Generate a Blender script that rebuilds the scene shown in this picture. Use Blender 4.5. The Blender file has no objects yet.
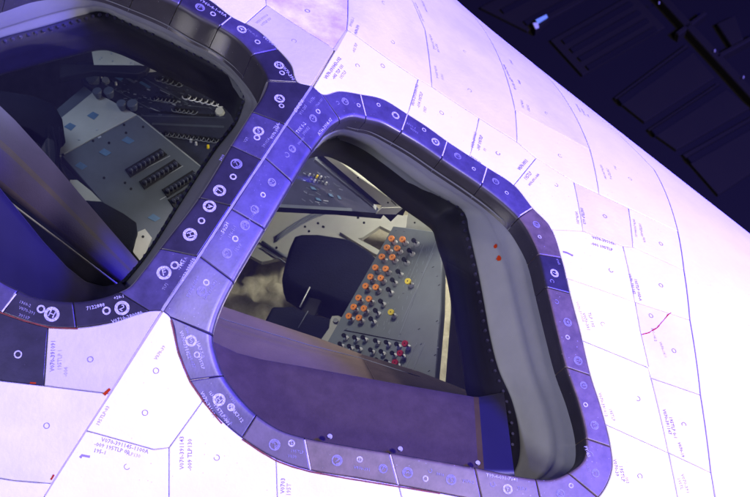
import bpy, bmesh, math, random
from mathutils import Vector, Matrix
from mathutils.geometry import intersect_line_plane
random.seed(7)
C = bpy.context.scene.collection
sc = bpy.context.scene

# ------------------------------------------------------------------ camera
CAMZ = 2.5
cam_d = bpy.data.cameras.new("camera"); cam = bpy.data.objects.new("camera", cam_d); C.objects.link(cam)
cam.location = (0, 0, CAMZ); cam.rotation_euler = (math.radians(90), 0, 0)
cam_d.lens = 76.8; cam_d.sensor_width = 36; cam_d.clip_start = 0.05; cam_d.clip_end = 200
cam_d.dof.use_dof = True; cam_d.dof.focus_distance = 4.1; cam_d.dof.aperture_fstop = 9.0
sc.camera = cam
# ------------------------------------------------------------------ world (dim hall) and view
w = bpy.data.worlds.new("World"); sc.world = w; w.use_nodes = True
w.node_tree.nodes["Background"].inputs[0].default_value = (0.10, 0.07, 0.30, 1)
w.node_tree.nodes["Background"].inputs[1].default_value = 0.06
sc.view_settings.view_transform = 'Standard'; sc.view_settings.look = 'None'
sc.view_settings.exposure = 0.0; sc.view_settings.gamma = 1.0
# ------------------------------------------------------------------ stage lights
def area(name, loc, target, size, power, col, spread=180):
    d = bpy.data.lights.new(name, 'AREA'); d.shape = 'DISK'; d.size = size; d.energy = power; d.color = col
    d.spread = math.radians(spread)
    o = bpy.data.objects.new(name, d); C.objects.link(o); o.location = loc
    o.rotation_euler = (Vector(target) - Vector(loc)).to_track_quat('-Z', 'Y').to_euler()
    return o
TG = (0.0, 4.1, 2.45)
area("stage_light_low", (4.8, -1.2, 4.0), (0.4, 4.2, 2.5), 0.9, 590, (1.0, 0.88, 0.93))
area("stage_light_side", (5.0, 3.5, 2.7), (0.0, 4.2, 2.4), 1.3, 120, (1.0, 0.84, 0.95))
area("stage_light_right", (8.6, 0.4, 5.4), (0.0, 4.2, 2.5), 1.8, 4300, (0.025, 0.008, 1.0))
area("stage_light_blue", (-1.9, 0.3, 2.4), (0.4, 4.2, 2.3), 0.3, 34, (0.06, 0.03, 1.0))
area("stage_light_front", (-3.0, -3.0, 1.2), (-0.3, 4.1, 2.3), 1.4, 310, (1.0, 0.96, 0.93))
area("cabin_fill", (-0.22, 4.58, 3.0), (0.05, 5.2, 2.3), 0.20, 4.6, (1.0, 0.95, 0.80))
area("cabin_fill", (0.42, 5.15, 2.92), (-0.35, 5.7, 2.3), 0.2, 8.0, (1.0, 0.95, 0.82))  # added unseen fill, hidden beside the right frame, lifts the bulkhead plate and floor
area("cabin_fill", (-1.05, 4.72, 3.1), (-0.8, 5.2, 2.5), 0.25, 1.7, (0.62, 0.74, 1.0))  # unseen fill; its blue stands in for the pane's navy veil

# ------------------------------------------------------------------ materials
def mat(name, col, rough=0.6, metal=0.0, noise=0.0, nscale=8.0, bump=0.0, bscale=60.0, spec=0.5, col2=None, emit=None, coat=0.0):
    m = bpy.data.materials.new(name); m.use_nodes = True
    nt = m.node_tree; b = nt.nodes["Principled BSDF"]
    b.inputs["Base Color"].default_value = (*col, 1); b.inputs["Roughness"].default_value = rough
    b.inputs["Metallic"].default_value = metal; b.inputs["Specular IOR Level"].default_value = spec
    if coat: b.inputs["Coat Weight"].default_value = coat; b.inputs["Coat Roughness"].default_value = 0.25
    if emit:
        b.inputs["Emission Color"].default_value = (*emit[0], 1); b.inputs["Emission Strength"].default_value = emit[1]
    tc = nt.nodes.new("ShaderNodeTexCoord")
    if noise or col2:
        n = nt.nodes.new("ShaderNodeTexNoise"); n.inputs["Scale"].default_value = nscale; n.inputs["Detail"].default_value = 6
        n.inputs["Roughness"].default_value = 0.65
        nt.links.new(tc.outputs["Object"], n.inputs["Vector"])
        r = nt.nodes.new("ShaderNodeValToRGB")
        r.color_ramp.elements[0].position = 0.36; r.color_ramp.elements[1].position = 0.66
        c2 = col2 if col2 else tuple(c*(1-noise) for c in col)
        r.color_ramp.elements[0].color = (*c2, 1); r.color_ramp.elements[1].color = (*col, 1)
        nt.links.new(n.outputs["Fac"], r.inputs["Fac"]); nt.links.new(r.outputs["Color"], b.inputs["Base Color"])
    if bump:
        n2 = nt.nodes.new("ShaderNodeTexNoise"); n2.inputs["Scale"].default_value = bscale; n2.inputs["Detail"].default_value = 5
        nt.links.new(tc.outputs["Object"], n2.inputs["Vector"])
        bp = nt.nodes.new("ShaderNodeBump"); bp.inputs["Strength"].default_value = bump; bp.inputs["Distance"].default_value = 0.01
        nt.links.new(n2.outputs["Fac"], bp.inputs["Height"]); nt.links.new(bp.outputs["Normal"], b.inputs["Normal"])
    return m
def speckle(m, col, scale, thr, amt=0.7):
    """small dust / abrasion specks with a shape of their own"""
    nt = m.node_tree; b = nt.nodes["Principled BSDF"]
    tc = nt.nodes.new("ShaderNodeTexCoord"); v = nt.nodes.new("ShaderNodeTexVoronoi"); v.inputs["Scale"].default_value = scale
    nt.links.new(tc.outputs["Object"], v.inputs["Vector"])
    n = nt.nodes.new("ShaderNodeTexNoise"); n.inputs["Scale"].default_value = scale*0.13
    nt.links.new(tc.outputs["Object"], n.inputs["Vector"])
    mm = nt.nodes.new("ShaderNodeMath"); mm.operation = 'MULTIPLY'; mm.inputs[1].default_value = thr
    nt.links.new(n.outputs["Fac"], mm.inputs[0])
    lt = nt.nodes.new("ShaderNodeMath"); lt.operation = 'LESS_THAN'
    nt.links.new(v.outputs["Distance"], lt.inputs[0]); nt.links.new(mm.outputs[0], lt.inputs[1])
    am = nt.nodes.new("ShaderNodeMath"); am.operation = 'MULTIPLY'; am.inputs[1].default_value = amt
    nt.links.new(lt.outputs[0], am.inputs[0])
    mx = nt.nodes.new("ShaderNodeMix"); mx.data_type = 'RGBA'
    nt.links.new(am.outputs[0], mx.inputs["Factor"])
    if b.inputs["Base Color"].links: nt.links.new(b.inputs["Base Color"].links[0].from_socket, mx.inputs["A"])
    else: mx.inputs["A"].default_value = b.inputs["Base Color"].default_value
    mx.inputs["B"].default_value = (*col, 1)
    nt.links.new(mx.outputs["Result"], b.inputs["Base Color"])
    return m

M = {}
M['white'] = speckle(mat('white_tile', (0.80, 0.77, 0.80), 0.72, noise=0.09, nscale=5, bump=0.10, bscale=90, spec=0.25), (0.35, 0.27, 0.40), 38, 0.10, 0.5)
M['white2'] = mat('worn_white_tile', (0.74, 0.70, 0.74), 0.75, noise=0.14, nscale=6, bump=0.12, bscale=80, spec=0.25)
M['stain'] = mat('stained_white_tile', (0.80, 0.76, 0.79), 0.75, col2=(0.55, 0.42, 0.60), nscale=11, bump=0.15, bscale=60, spec=0.2)
M['grey_tile'] = mat('grey_tile', (0.58, 0.53, 0.60), 0.75, noise=0.12, nscale=7, bump=0.12, bscale=80, spec=0.2)
M['skin'] = mat('hull_filler', (0.55, 0.50, 0.34), 0.9, noise=0.2, nscale=20)
M['dark'] = speckle(mat('black_coated_tile', (0.070, 0.058, 0.130), 0.42, noise=0.42, nscale=22, bump=0.025, bscale=150, spec=0.5, coat=0.25), (0.30, 0.26, 0.36), 70, 0.14, 0.45)  # blue sheen of the stage light tinted into the base colour
M['dark2'] = speckle(mat('worn_less_lit_tile', (0.130, 0.092, 0.075), 0.50, noise=0.42, nscale=26, bump=0.025, bscale=150, spec=0.5, coat=0.25), (0.34, 0.29, 0.38), 60, 0.17, 0.5)  # worn tile; weaker blue light on right and bottom put into its colour
M['dark4'] = mat('greyed_black_tile', (0.095, 0.072, 0.095), 0.5, noise=0.3, nscale=16, bump=0.03, bscale=120, coat=0.2)
M['dark3'] = speckle(mat('darker_black_tile', (0.030, 0.026, 0.045), 0.38, noise=0.35, nscale=20, bump=0.025, bscale=150, spec=0.5, coat=0.25), (0.30, 0.26, 0.36), 80, 0.08, 0.4)  # darker base; on the left window it stands for weaker light
M['strip_lip'] = mat('lightened_grey_lip', (0.24, 0.235, 0.25), 0.55, noise=0.2, nscale=16)  # retainer grey, lightened because this lip faces away from the lamps
M['lip_shade'] = speckle(mat('darkened_tile_lip', (0.026, 0.024, 0.030), 0.48, noise=0.35, nscale=16, spec=0.5), (0.25, 0.24, 0.27), 60, 0.12, 0.5)  # tile coating darkened here; the lip's lack of sheen is painted in
for _k, _c, _s, _t in (('dark', (0.24, 0.22, 0.36), 26, 0.05), ('dark2', (0.30, 0.26, 0.34), 22, 0.06), ('lip_shade', (0.12, 0.115, 0.13), 18, 0.08)): speckle(M[_k], _c, _s, _t, 0.35)
M['ink_w'] = mat('white_ink', (0.62, 0.60, 0.68), 0.7, col2=(0.22, 0.20, 0.30), nscale=220)
M['ink_f'] = mat('faded_white_ink', (0.26, 0.24, 0.36), 0.7, noise=0.5, nscale=200)
M['ink_p'] = mat('violet_grey_ink', (0.26, 0.20, 0.36), 0.8, noise=0.25, nscale=120)
M['ink_pf'] = mat('faded_violet_ink', (0.42, 0.36, 0.52), 0.8, noise=0.2, nscale=120)
M['ink_r'] = mat('red_paint', (0.36, 0.03, 0.004), 0.8, spec=0.1)
M['red_seal'] = mat('red_sealant', (0.20, 0.03, 0.02), 0.7, noise=0.5, nscale=60)
M['ridge'] = mat('ridge_filler', (0.30, 0.28, 0.38), 0.7, noise=0.3, nscale=70)
M['seam_w'] = mat('white_gap_filler', (0.66, 0.62, 0.74), 0.8, noise=0.3, nscale=100)
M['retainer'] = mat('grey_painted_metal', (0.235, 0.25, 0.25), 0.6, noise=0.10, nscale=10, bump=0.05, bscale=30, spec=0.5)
M['retainer_l'] = mat('shaded_grey_metal', (0.155, 0.165, 0.165), 0.65, noise=0.12, nscale=10, bump=0.05, bscale=30, spec=0.3)  # retainer copy darkened to paint in the lip's shadow
M['frame'] = mat('black_window_frame', (0.0045, 0.0038, 0.014), 0.5, noise=0.2, nscale=30, spec=0.14)
M['bolt'] = mat('dark_bolt', (0.045, 0.04, 0.10), 0.35, metal=0.6)
M['sill'] = mat('violet_sill', (0.060, 0.042, 0.040), 0.85, noise=0.22, nscale=26, bump=0.10, bscale=120, spec=0.15)
M['sill_edge'] = mat('brown_sill_edge', (0.070, 0.048, 0.020), 0.9, spec=0.1, noise=0.2, nscale=12)
M['sill_rim'] = mat('lavender_rim', (0.16, 0.15, 0.13), 0.6)
M['navy'] = mat('blue_lit_sill', (0.010, 0.008, 0.028), 0.5, noise=0.2, nscale=8)  # blue glow over the lower window, put into the sill's colour
M['shield_l'] = mat('violet_glareshield', (0.060, 0.043, 0.100), 0.75, noise=0.2, nscale=9, bump=0.1, bscale=200)
M['shield'] = mat('mauve_glareshield', (0.135, 0.090, 0.065), 0.85, noise=0.22, nscale=10, bump=0.1, bscale=200)
M['shield_b'] = mat('brown_glareshield', (0.085, 0.062, 0.060), 0.75, noise=0.3, nscale=9, bump=0.1, bscale=160)
M['panel'] = mat('blue_grey_panel', (0.135, 0.155, 0.165), 0.5, noise=0.15, nscale=12)
M['panel_d'] = mat('dark_panel', (0.030, 0.032, 0.058), 0.75, noise=0.3, nscale=20, spec=0.12)
M['panel_m'] = mat('mid_panel', (0.055, 0.066, 0.09), 0.55, noise=0.2, nscale=10)
M['panel_l'] = mat('pale_panel', (0.27, 0.28, 0.27), 0.6, noise=0.12, nscale=10)
M['beige'] = mat('beige_paint', (0.38, 0.38, 0.33), 0.6, noise=0.14, nscale=7)
M['post'] = mat('white_post_paint', (0.66, 0.65, 0.56), 0.55, noise=0.08, nscale=10)
M['crumple'] = mat('crumpled_liner', (0.62, 0.58, 0.42), 0.7, col2=(0.40, 0.36, 0.25), nscale=20, bump=1.0, bscale=14)
M['seat'] = mat('navy_fabric', (0.004, 0.005, 0.016), 0.9, noise=0.3, nscale=16, bump=0.2, bscale=180, spec=0.2)
M['black'] = mat('black_plastic', (0.006, 0.006, 0.010), 0.6, spec=0.2)
M['void'] = mat('black_cloth', (0.004, 0.004, 0.007), 0.95, noise=0.3, nscale=20, spec=0.03)
M['orange'] = mat('orange_cap', (0.90, 0.26, 0.01), 0.45)
M['yellow'] = mat('yellow_cap', (0.80, 0.60, 0.02), 0.45)
M['red'] = mat('red_cap', (0.55, 0.01, 0.03), 0.4)
M['steel'] = mat('bare_metal', (0.62, 0.62, 0.62), 0.4, metal=0.35)
M['knobgrey'] = mat('grey_knob', (0.13, 0.14, 0.16), 0.5)
M['blue'] = mat('blue_patch', (0.05, 0.11, 0.20), 0.7, noise=0.2, nscale=60)
M['ink_g'] = mat('pale_grey_ink', (0.26, 0.28, 0.30), 0.7)
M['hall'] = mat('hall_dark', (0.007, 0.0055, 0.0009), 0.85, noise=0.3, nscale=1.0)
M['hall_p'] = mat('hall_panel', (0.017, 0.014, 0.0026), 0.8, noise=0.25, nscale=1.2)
M['lampglow'] = mat('lamp_glow', (0.5, 0.7, 0.8), 0.5, emit=((0.25, 0.70, 0.75), 0.16))
M['pinpoint'] = mat('pin_light', (0.5, 0.5, 0.6), 0.5, emit=((0.5, 0.4, 0.7), 0.12))
def glass():
    m = bpy.data.materials.new('dusty_window_glass'); m.use_nodes = True; nt = m.node_tree
    for n in list(nt.nodes):
        if n.type != 'OUTPUT_MATERIAL': nt.nodes.remove(n)
    out = nt.nodes['Material Output']
    tr = nt.nodes.new('ShaderNodeBsdfTransparent'); tr.inputs[0].default_value = (0.90, 0.92, 0.94, 1)
    gl = nt.nodes.new('ShaderNodeBsdfGlossy'); gl.inputs['Roughness'].default_value = 0.04
    df = nt.nodes.new('ShaderNodeBsdfDiffuse'); df.inputs[0].default_value = (0.35, 0.33, 0.5, 1)
    lw = nt.nodes.new('ShaderNodeFresnel'); lw.inputs[0].default_value = 1.3
    m1 = nt.nodes.new('ShaderNodeMixShader'); m2 = nt.nodes.new('ShaderNodeMixShader')
    nz = nt.nodes.new('ShaderNodeTexNoise'); nz.inputs['Scale'].default_value = 4; tc = nt.nodes.new('ShaderNodeTexCoord')
    nt.links.new(tc.outputs['Object'], nz.inputs['Vector'])
    mr = nt.nodes.new('ShaderNodeMapRange'); mr.inputs['To Min'].default_value = 0.006; mr.inputs['To Max'].default_value = 0.018
    nt.links.new(nz.outputs['Fac'], mr.inputs['Value'])
    nt.links.new(lw.outputs[0], m1.inputs[0]); nt.links.new(tr.outputs[0], m1.inputs[1]); nt.links.new(gl.outputs[0], m1.inputs[2])
    nt.links.new(mr.outputs['Result'], m2.inputs[0]); nt.links.new(m1.outputs[0], m2.inputs[1]); nt.links.new(df.outputs[0], m2.inputs[2])
    nt.links.new(m2.outputs[0], out.inputs[0])
    return m
M['glass'] = glass()

# ------------------------------------------------------------------ object helpers
def empty(name, loc, label=None, cat=None, group=None, parent=None):
    o = bpy.data.objects.new(name, None); C.objects.link(o); o.location = loc; o.empty_display_size = 0.1
    if label: o['label'] = label
    if cat: o['category'] = cat
    if group: o['group'] = group
    if parent: o.parent = parent
    return o
def tag(o, label=None, cat=None, group=None, kind=None):
    if label: o['label'] = label
    if cat: o['category'] = cat
    if group: o['group'] = group
    if kind: o['kind'] = kind
    return o
def world_loc(o):
    v = Vector((0, 0, 0))
    while o is not None: v = v + o.location; o = o.parent
    return v
class MB:
    """collects faces (world coordinates) and links them as one mesh"""
    def __init__(s): s.v = []; s.f = []; s.m = []; s.sm = []; s.sharp = set()
    def add(s, vs, fs, mi=0, smooth=False):
        b = len(s.v); s.v += [Vector(v) for v in vs]
        for f in fs: s.f.append([i+b for i in f]); s.m.append(mi); s.sm.append(smooth)
        return b
    def build(s, name, mats, parent=None, fix=True):
        if not isinstance(mats, (list, tuple)): mats = [mats]
        org = world_loc(parent) if parent else sum(s.v, Vector())/max(1, len(s.v))
        me = bpy.data.meshes.new(name); me.from_pydata([v-org for v in s.v], [], s.f); 
        for m in mats: me.materials.append(m)
        me.polygons.foreach_set('material_index', s.m); me.polygons.foreach_set('use_smooth', s.sm)
        if s.sharp:
            for e in me.edges:
                if (min(e.vertices), max(e.vertices)) in s.sharp: e.use_edge_sharp = True
        me.update()
        o = bpy.data.objects.new(name, me); C.objects.link(o)
        if parent: o.parent = parent
        else: o.location = org
        return o

# ------------------------------------------------------------------ the nose surface: a barrel with a soft ridge between the two windows
FP = 1600.0; CX, CY = 375.0, 248.66
UC, YC, RAD = -1.149, 5.677, 2.03
AX = Vector((0.787, 0, -0.617)); BX = Vector((0.617, 0, 0.787)); VY = Vector((0, 1, 0))
AX0 = BX*UC + VY*YC + Vector((0, 0, CAMZ))
CREASE = None
def crease_h(s, w):
    if CREASE is None: return 0.0
    (s0, w0), (ds, dw) = CREASE
    d = (s-s0)*dw - (w-w0)*ds
    L = 0.25; k = 0.17
    return -k*L*math.tanh(math.sqrt(d*d + 1e-4)/L)
def S0(s, w):
    th = w/2.0
    return AX0 + AX*s + (BX*math.sin(th) - VY*math.cos(th))*(RAD + crease_h(s, w))
def NRM(s, w):
    e = 0.004
    a = S0(s+e, w)-S0(s-e, w); b = S0(s, w+e)-S0(s, w-e)
    n = a.cross(b); n.normalize()
    th = w/2.0
    if n.dot(BX*math.sin(th) - VY*math.cos(th)) < 0: n.negate()
    return n
def S(s, w, off=0.0):
    p = S0(s, w)
    return p + NRM(s, w)*off if off else p
def proj(p):
    return (CX + FP*p.x/p.y, CY - FP*(p.z-CAMZ)/p.y)
def px(x, y, off=0.0):
    """point of the photograph -> coordinates (s, w) on the nose surface"""
    X, Z = (x-CX)/FP*4.05, -(y-CY)/FP*4.05
    s = X*AX.x + Z*AX.z; u = X*BX.x + Z*BX.z
    w = 2.0*math.asin(max(-0.93, min(0.93, (u-UC)/RAD)))
    for it in range(14):
        q = proj(S(s, w, off)); ex, ey = q[0]-x, q[1]-y
        if abs(ex)+abs(ey) < 0.02: break
        h = 0.002
        a = proj(S(s+h, w, off)); b = proj(S(s, w+h, off))
        j11, j21 = (a[0]-q[0])/h, (a[1]-q[1])/h; j12, j22 = (b[0]-q[0])/h, (b[1]-q[1])/h
        D = j11*j22-j12*j21
        if abs(D) < 2e4: D = math.copysign(2e4, D)
        ds = (ex*j22-ey*j12)/D; dw = (j11*ey-j21*ex)/D
        ds = max(-0.08, min(0.08, ds)); dw = max(-0.08, min(0.08, dw))
        s -= ds; w -= dw; w = min(w, 3.0)
    return (s, w)
_a = px(162, 311); _b = px(312, 86)
_d = Vector((_b[0]-_a[0], _b[1]-_a[1])).normalized()
CREASE = (_a, (_d.x, _d.y))

# ------------------------------------------------------------------ 2-D helpers
def inpoly(p, poly):
    x, y = p; c = False; n = len(poly); j = n-1
    for i in range(n):
        xi, yi = poly[i]; xj, yj = poly[j]
        if (yi > y) != (yj > y) and x < (xj-xi)*(y-yi)/(yj-yi)+xi: c = not c
        j = i
    return c
def densify(poly, step, closed=True):
    out = []; n = len(poly)
    for i in range(n if closed else n-1):
        a = poly[i]; b = poly[(i+1) % n]; d = math.hypot(b[0]-a[0], b[1]-a[1]); k = max(1, int(math.ceil(d/step)))
        for q in range(k): t = q/k; out.append((a[0]+(b[0]-a[0])*t, a[1]+(b[1]-a[1])*t))
    if not closed: out.append(poly[-1])
    return out
def sarea(poly):
    return 0.5*sum(poly[i][0]*poly[(i+1) % len(poly)][1]-poly[(i+1) % len(poly)][0]*poly[i][1] for i in range(len(poly)))
def inset(poly, d):
    n = len(poly); out = []
    for i in range(n):
        a = Vector(poly[i-1]); b = Vector(poly[i]); c = Vector(poly[(i+1) % n])
        e1 = (b-a).normalized(); e2 = (c-b).normalized()
        n1 = Vector((-e1.y, e1.x)); n2 = Vector((-e2.y, e2.x)); m = n1+n2
        if m.length < 1e-6: m = n1
        m.normalize(); k = max(0.4, m.dot(n1)); out.append(tuple(b+m*(d/k)))
    return out
def clean(poly, eps=0.002):
    out = []
    for p in poly:
        if not out or math.hypot(p[0]-out[-1][0], p[1]-out[-1][1]) > eps: out.append(p)
    if math.hypot(out[0][0]-out[-1][0], out[0][1]-out[-1][1]) < eps: out.pop()
    return out
def fill(poly, step):
    """fill a 2-D polygon with faces cut on a grid; returns verts, faces"""
    bm = bmesh.new(); vs = [bm.verts.new((p[0], p[1], 0)) for p in poly]; bm.faces.new(vs)
    xs = [p[0] for p in poly]; ys = [p[1] for p in poly]
    for ax, lo, hi in ((0, min(xs), max(xs)), (1, min(ys), max(ys))):
        k = math.ceil(lo/step)*step + 1e-5
        while k < hi:
            co = (k, 0, 0) if ax == 0 else (0, k, 0); no = (1, 0, 0) if ax == 0 else (0, 1, 0)
            bmesh.ops.bisect_plane(bm, geom=bm.verts[:]+bm.edges[:]+bm.faces[:], plane_co=co, plane_no=no, dist=1e-7)
            k += step
    bmesh.ops.triangulate(bm, faces=[f for f in bm.faces if len(f.verts) > 4])
    bm.verts.index_update()
    V = [(v.co.x, v.co.y) for v in bm.verts]; F = [[v.index for v in f.verts] for f in bm.faces]
    for i, f in enumerate(F):
        if sarea([V[k] for k in f]) < 0: F[i] = f[::-1]
    bm.free(); return V, F

# ------------------------------------------------------------------ lettering
_tx = {}
def text2d(s):
    if s in _tx: return _tx[s]
    cu = bpy.data.curves.new('t', 'FONT'); cu.body = s; cu.size = 1; cu.align_x = 'CENTER'; cu.align_y = 'CENTER'; cu.resolution_u = 1
    cu.offset = 0.012
    o = bpy.data.objects.new('t', cu); C.objects.link(o)
    dg = bpy.context.evaluated_depsgraph_get(); me = bpy.data.meshes.new_from_object(o.evaluated_get(dg))
    r = ([(v.co.x, v.co.y) for v in me.vertices], [list(p.vertices) for p in me.polygons])
    bpy.data.objects.remove(o); bpy.data.curves.remove(cu); bpy.data.meshes.remove(me)
    _tx[s] = r; return r
def loc_frame(x, y, ang, off=0.0):
    """position and 2-D axes (in s,w) of writing that runs at screen angle ang (degrees, counter-clockwise)"""
    p = px(x, y, off); a = math.radians(ang)
    q = px(x+6*math.cos(a), y-6*math.sin(a), off)
    e = Vector((q[0]-p[0], q[1]-p[1])).normalized()
    return p, e, Vector((-e.y, e.x))
def put_text(mb, x, y, ang, size, s, mi, off=0.0007, wdt=1.0):
    V, F = text2d(s); p, e, f = loc_frame(x, y, ang)
    if sarea([(0, 0), (1, 0), (0, 1)]) < 0: pass
    vs = []
    for (a, b) in V:
        q = e*(a*size*wdt)+f*(b*size); vs.append(S(p[0]+q.x, p[1]+q.y, off))
    mb.add(vs, F, mi)
def put_ring(mb, x, y, r, th, mi, off=0.0006, seg=26, gap=0.0, disc=None, dmi=0):
    p = px(x, y); vs = []; fs = []
    for i in range(seg+1):
        a = gap*0.5 + (2*math.pi-gap)*i/seg + x
        for rr in (r, r-th): vs.append(S(p[0]+rr*math.cos(a), p[1]+rr*math.sin(a), off))
    for i in range(seg): fs.append([2*i, 2*i+2, 2*i+3, 2*i+1])
    mb.add(vs, fs, mi)
    if disc:
        rr = disc; vs = [S(p[0]+rr*math.cos(2*math.pi*i/16), p[1]+rr*math.sin(2*math.pi*i/16), off) for i in range(16)]
        mb.add(vs, [list(range(16))], dmi)
def put_line(mb, pts, wd, mi, off=0.0008, jit=0.0):
    sw = [px(*p) for p in pts]; sw = densify(sw, 0.012, closed=False); vs = []; fs = []
    for i, p in enumerate(sw):
        a = sw[max(0, i-1)]; b = sw[min(len(sw)-1, i+1)]
        t = Vector((b[0]-a[0], b[1]-a[1])).normalized(); n = Vector((-t.y, t.x))
        h = wd*0.5*(1+random.uniform(-jit, jit)); j = random.uniform(-jit, jit)*wd*0.3
        for sg in (1, -1): vs.append(S(p[0]+n.x*(h*sg+j), p[1]+n.y*(h*sg+j), off))
    for i in range(len(sw)-1): fs.append([2*i, 2*i+1, 2*i+3, 2*i+2])
    mb.add(vs, fs, mi)

# ------------------------------------------------------------------ traced window outlines: (seam?, outer edge, inner edge, retainer bottom, frame bottom)
R_ROWS = [
 (1,(322,94),(339,118),(327,140),(322,150)), (0,(340,91),(352,114),(340,136),(338,150)), (1,(360.5,94),(366,116.5),(352,139),(352,156)),
 (0,(383,99),(382,120.5),(368,146.5),(366,165)), (1,(407.6,114),(401.6,131),(390,162),(382,178)), (0,(427,126.5),(421,142.5),(407,175),(394,188)),
 (1,(447,141),(442,157),(425,188),(405,198)),
 (1,(487,167),(482,184),(452,203),(424,214)), (0,(514,185),(505,202),(461,209),(432,222)), (1,(532.7,208),(520,217),(467,232),(438,238)),
 (0,(549,225),(531,234),(471,250),(444,252)), (1,(561.4,258),(539.5,254.4),(476,272),(448,270)), (1,(570,293.5),(547.5,287.5),(482,304),(453,301)),
 (0,(581,335),(558,332),(489,342),(459,335)), (1,(590.6,375.5),(567,367.5),(497,372),(464,368)), (0,(601,408),(579,402),(510,402),(466,388)),
 (1,(610.7,447),(587,439),(518,440),(472,400)), (0,(612,470),(585,460),(517,462),(474,412)), (1,(598,498),(569,474),(506,484),(474,420)),
 (0,(574,511),(553,480.5),(496,494),(468,425)), (1,(542,509),(536,480.5),(478,502),(455,425)), (1,(482,501),(475,469),(448,503),(430,422)),
 (1,(398.5,485.5),(390,454.3),(363,488),(370,418)), (0,(355,478),(348,447.5),(321,481),(320,410)), (1,(310.6,470.5),(304.6,439.3),(278,473),(270,400)),
 (0,(276,459),(279,431.5),(253,466),(240,390)), (1,(242,438),(255,417.5),(228,452),(220,380)), (0,(215,414),(235.5,399),(208,432),(208,372)),
 (1,(190,380.5),(219.5,376.4),(192,410),(198,362)), (0,(178,351),(211.5,354),(184,388),(191,348)), (1,(170,317),(209,334),(182,367),(186,335)),
 (2,(163,311),(213,318),(186,352),(188,322)), (0,(181,283),(219,303),(193,337),(192,312)), (1,(199,256),(231,280),(205,314),(203,298)),
 (1,(231,209),(262,227),(236,261),(234,252)), (1,(264.4,157.5),(290,180),(264,214),(263,205)), (1,(286,125),(310,148),(286,181),(284,176)),
 (0,(299,105),(321,134),(300,164),(297,164)), (2,(312,86),(331,123),(315,149),(309,155))]
L_ROWS = [
 (1,(187,-12),(180,2),(166,40),(150,61)), (0,(210,0),(202,15),(186,50),(172,71)), (1,(231,16),(221,25),(206,60),(196,83)),
 (0,(256,29),(240,38),(220,69),(214,91)), (1,(277.5,49),(254.4,54),(232,79),(228,99)), (0,(290.6,64.3),(264,68),(240,90),(234,105)),
 (1,(297.5,82),(268.5,80.4),(244,99),(236,112)), (2,(311,86),(265,93),(242,108),(235,119)), (1,(285.0,124.5),(253,112),(236,124),(228,131)),
 (1,(261.5,160),(232,146),(216,150),(208,158)), (1,(231,206),(200,198),(183,200),(175,208)), (1,(197.5,256.5),(161,249),(149,254),(142,261)),
 (0,(180,283),(143,273),(132,276),(126,279)), (2,(162,310.5),(130,288),(122,287),(117,286)), (1,(149,311),(120,293),(112,296),(106,287)),
 (0,(110,323),(100,300),(88,312),(85,282)), (1,(76,328),(73,303.5),(62,316),(66,267)), (0,(48,327),(40,300),(28,313),(42,241)),
 (1,(2,313),(16,293),(4,304),(13,205)), (0,(-30,298),(-15,276),(-24,286),(-20,165)), (1,(-80,262),(-55,250),(-60,260),(-50,150)),
 (0,(-120,200),(-92,195),(-96,210),(-72,135)), (1,(-135,130),(-105,130),(-108,140),(-80,115)), (0,(-125,60),(-95,65),(-98,85),(-72,98)),
 (1,(-90,5),(-68,22),(-66,62),(-55,90)), (0,(-40,-25),(-30,-3),(-30,50),(-25,82)), (1,(5,-38),(7,-14),(0,40),(0,74)),
 (0,(45,-50),(45,-26),(45,28),(45,62)), (1,(85,-52),(80,-29),(82,17),(80,53)), (0,(120,-44),(113,-25),(102,12),(104,48)), (1,(150,-30),(140,-15),(128,23),(126,50))]

def dense_rows(rows, off3, off5, per=7):
    """spline the control rows; returns list of (seam_flag, c0, c1, c3, c5) in s,w"""
    n = len(rows)
    col = [[px(*r[1]) for r in rows], [px(*r[2]) for r in rows], [px(*r[3], off3) for r in rows], [px(*r[4], off5) for r in rows]]
    corner = [r[0] == 2 for r in rows]; out = []
    for i in range(n):
        for q in range(per):
            t = q/per; vals = []
            for ci, c in enumerate(col):
                p0, p1, p2, p3 = c[i-1], c[i], c[(i+1) % n], c[(i+2) % n]
                if ci == 0 and corner[i]: p0 = (2*p1[0]-p2[0], 2*p1[1]-p2[1])
                if ci == 0 and corner[(i+1) % n]: p3 = (2*p2[0]-p1[0], 2*p2[1]-p1[1])
                r = []
                d1 = max(1e-3, math.hypot(p2[0]-p1[0], p2[1]-p1[1])); d0 = max(1e-3, math.hypot(p1[0]-p0[0], p1[1]-p0[1])); d2 = max(1e-3, math.hypot(p3[0]-p2[0], p3[1]-p2[1]))
                for k in (0, 1):
                    m1 = ((p1[k]-p0[k])/d0*d1 + (p2[k]-p1[k]))*0.5; m2 = ((p2[k]-p1[k]) + (p3[k]-p2[k])/d2*d1)*0.5
                    t2, t3 = t*t, t*t*t
                    r.append((2*t3-3*t2+1)*p1[k] + (t3-2*t2+t)*m1 + (-2*t3+3*t2)*p2[k] + (t3-t2)*m2)
                vals.append(tuple(r))
            out.append((rows[i][0] == 1 and q == 0, *vals))
    return out
OFF3, OFF5 = -0.20, -0.27
DR = dense_rows(R_ROWS, OFF3, OFF5); DL = dense_rows(L_ROWS, OFF3, OFF5)
def lerp(a, b, t): return (a[0]+(b[0]-a[0])*t, a[1]+(b[1]-a[1])*t)

# ================================================================== THE SPACECRAFT NOSE
nose = empty('spacecraft_nose', (-0.7, 5.7, 0.3), 'white and black tiled nose of a spacecraft with two dark framed cockpit windows', 'spacecraft')

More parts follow.
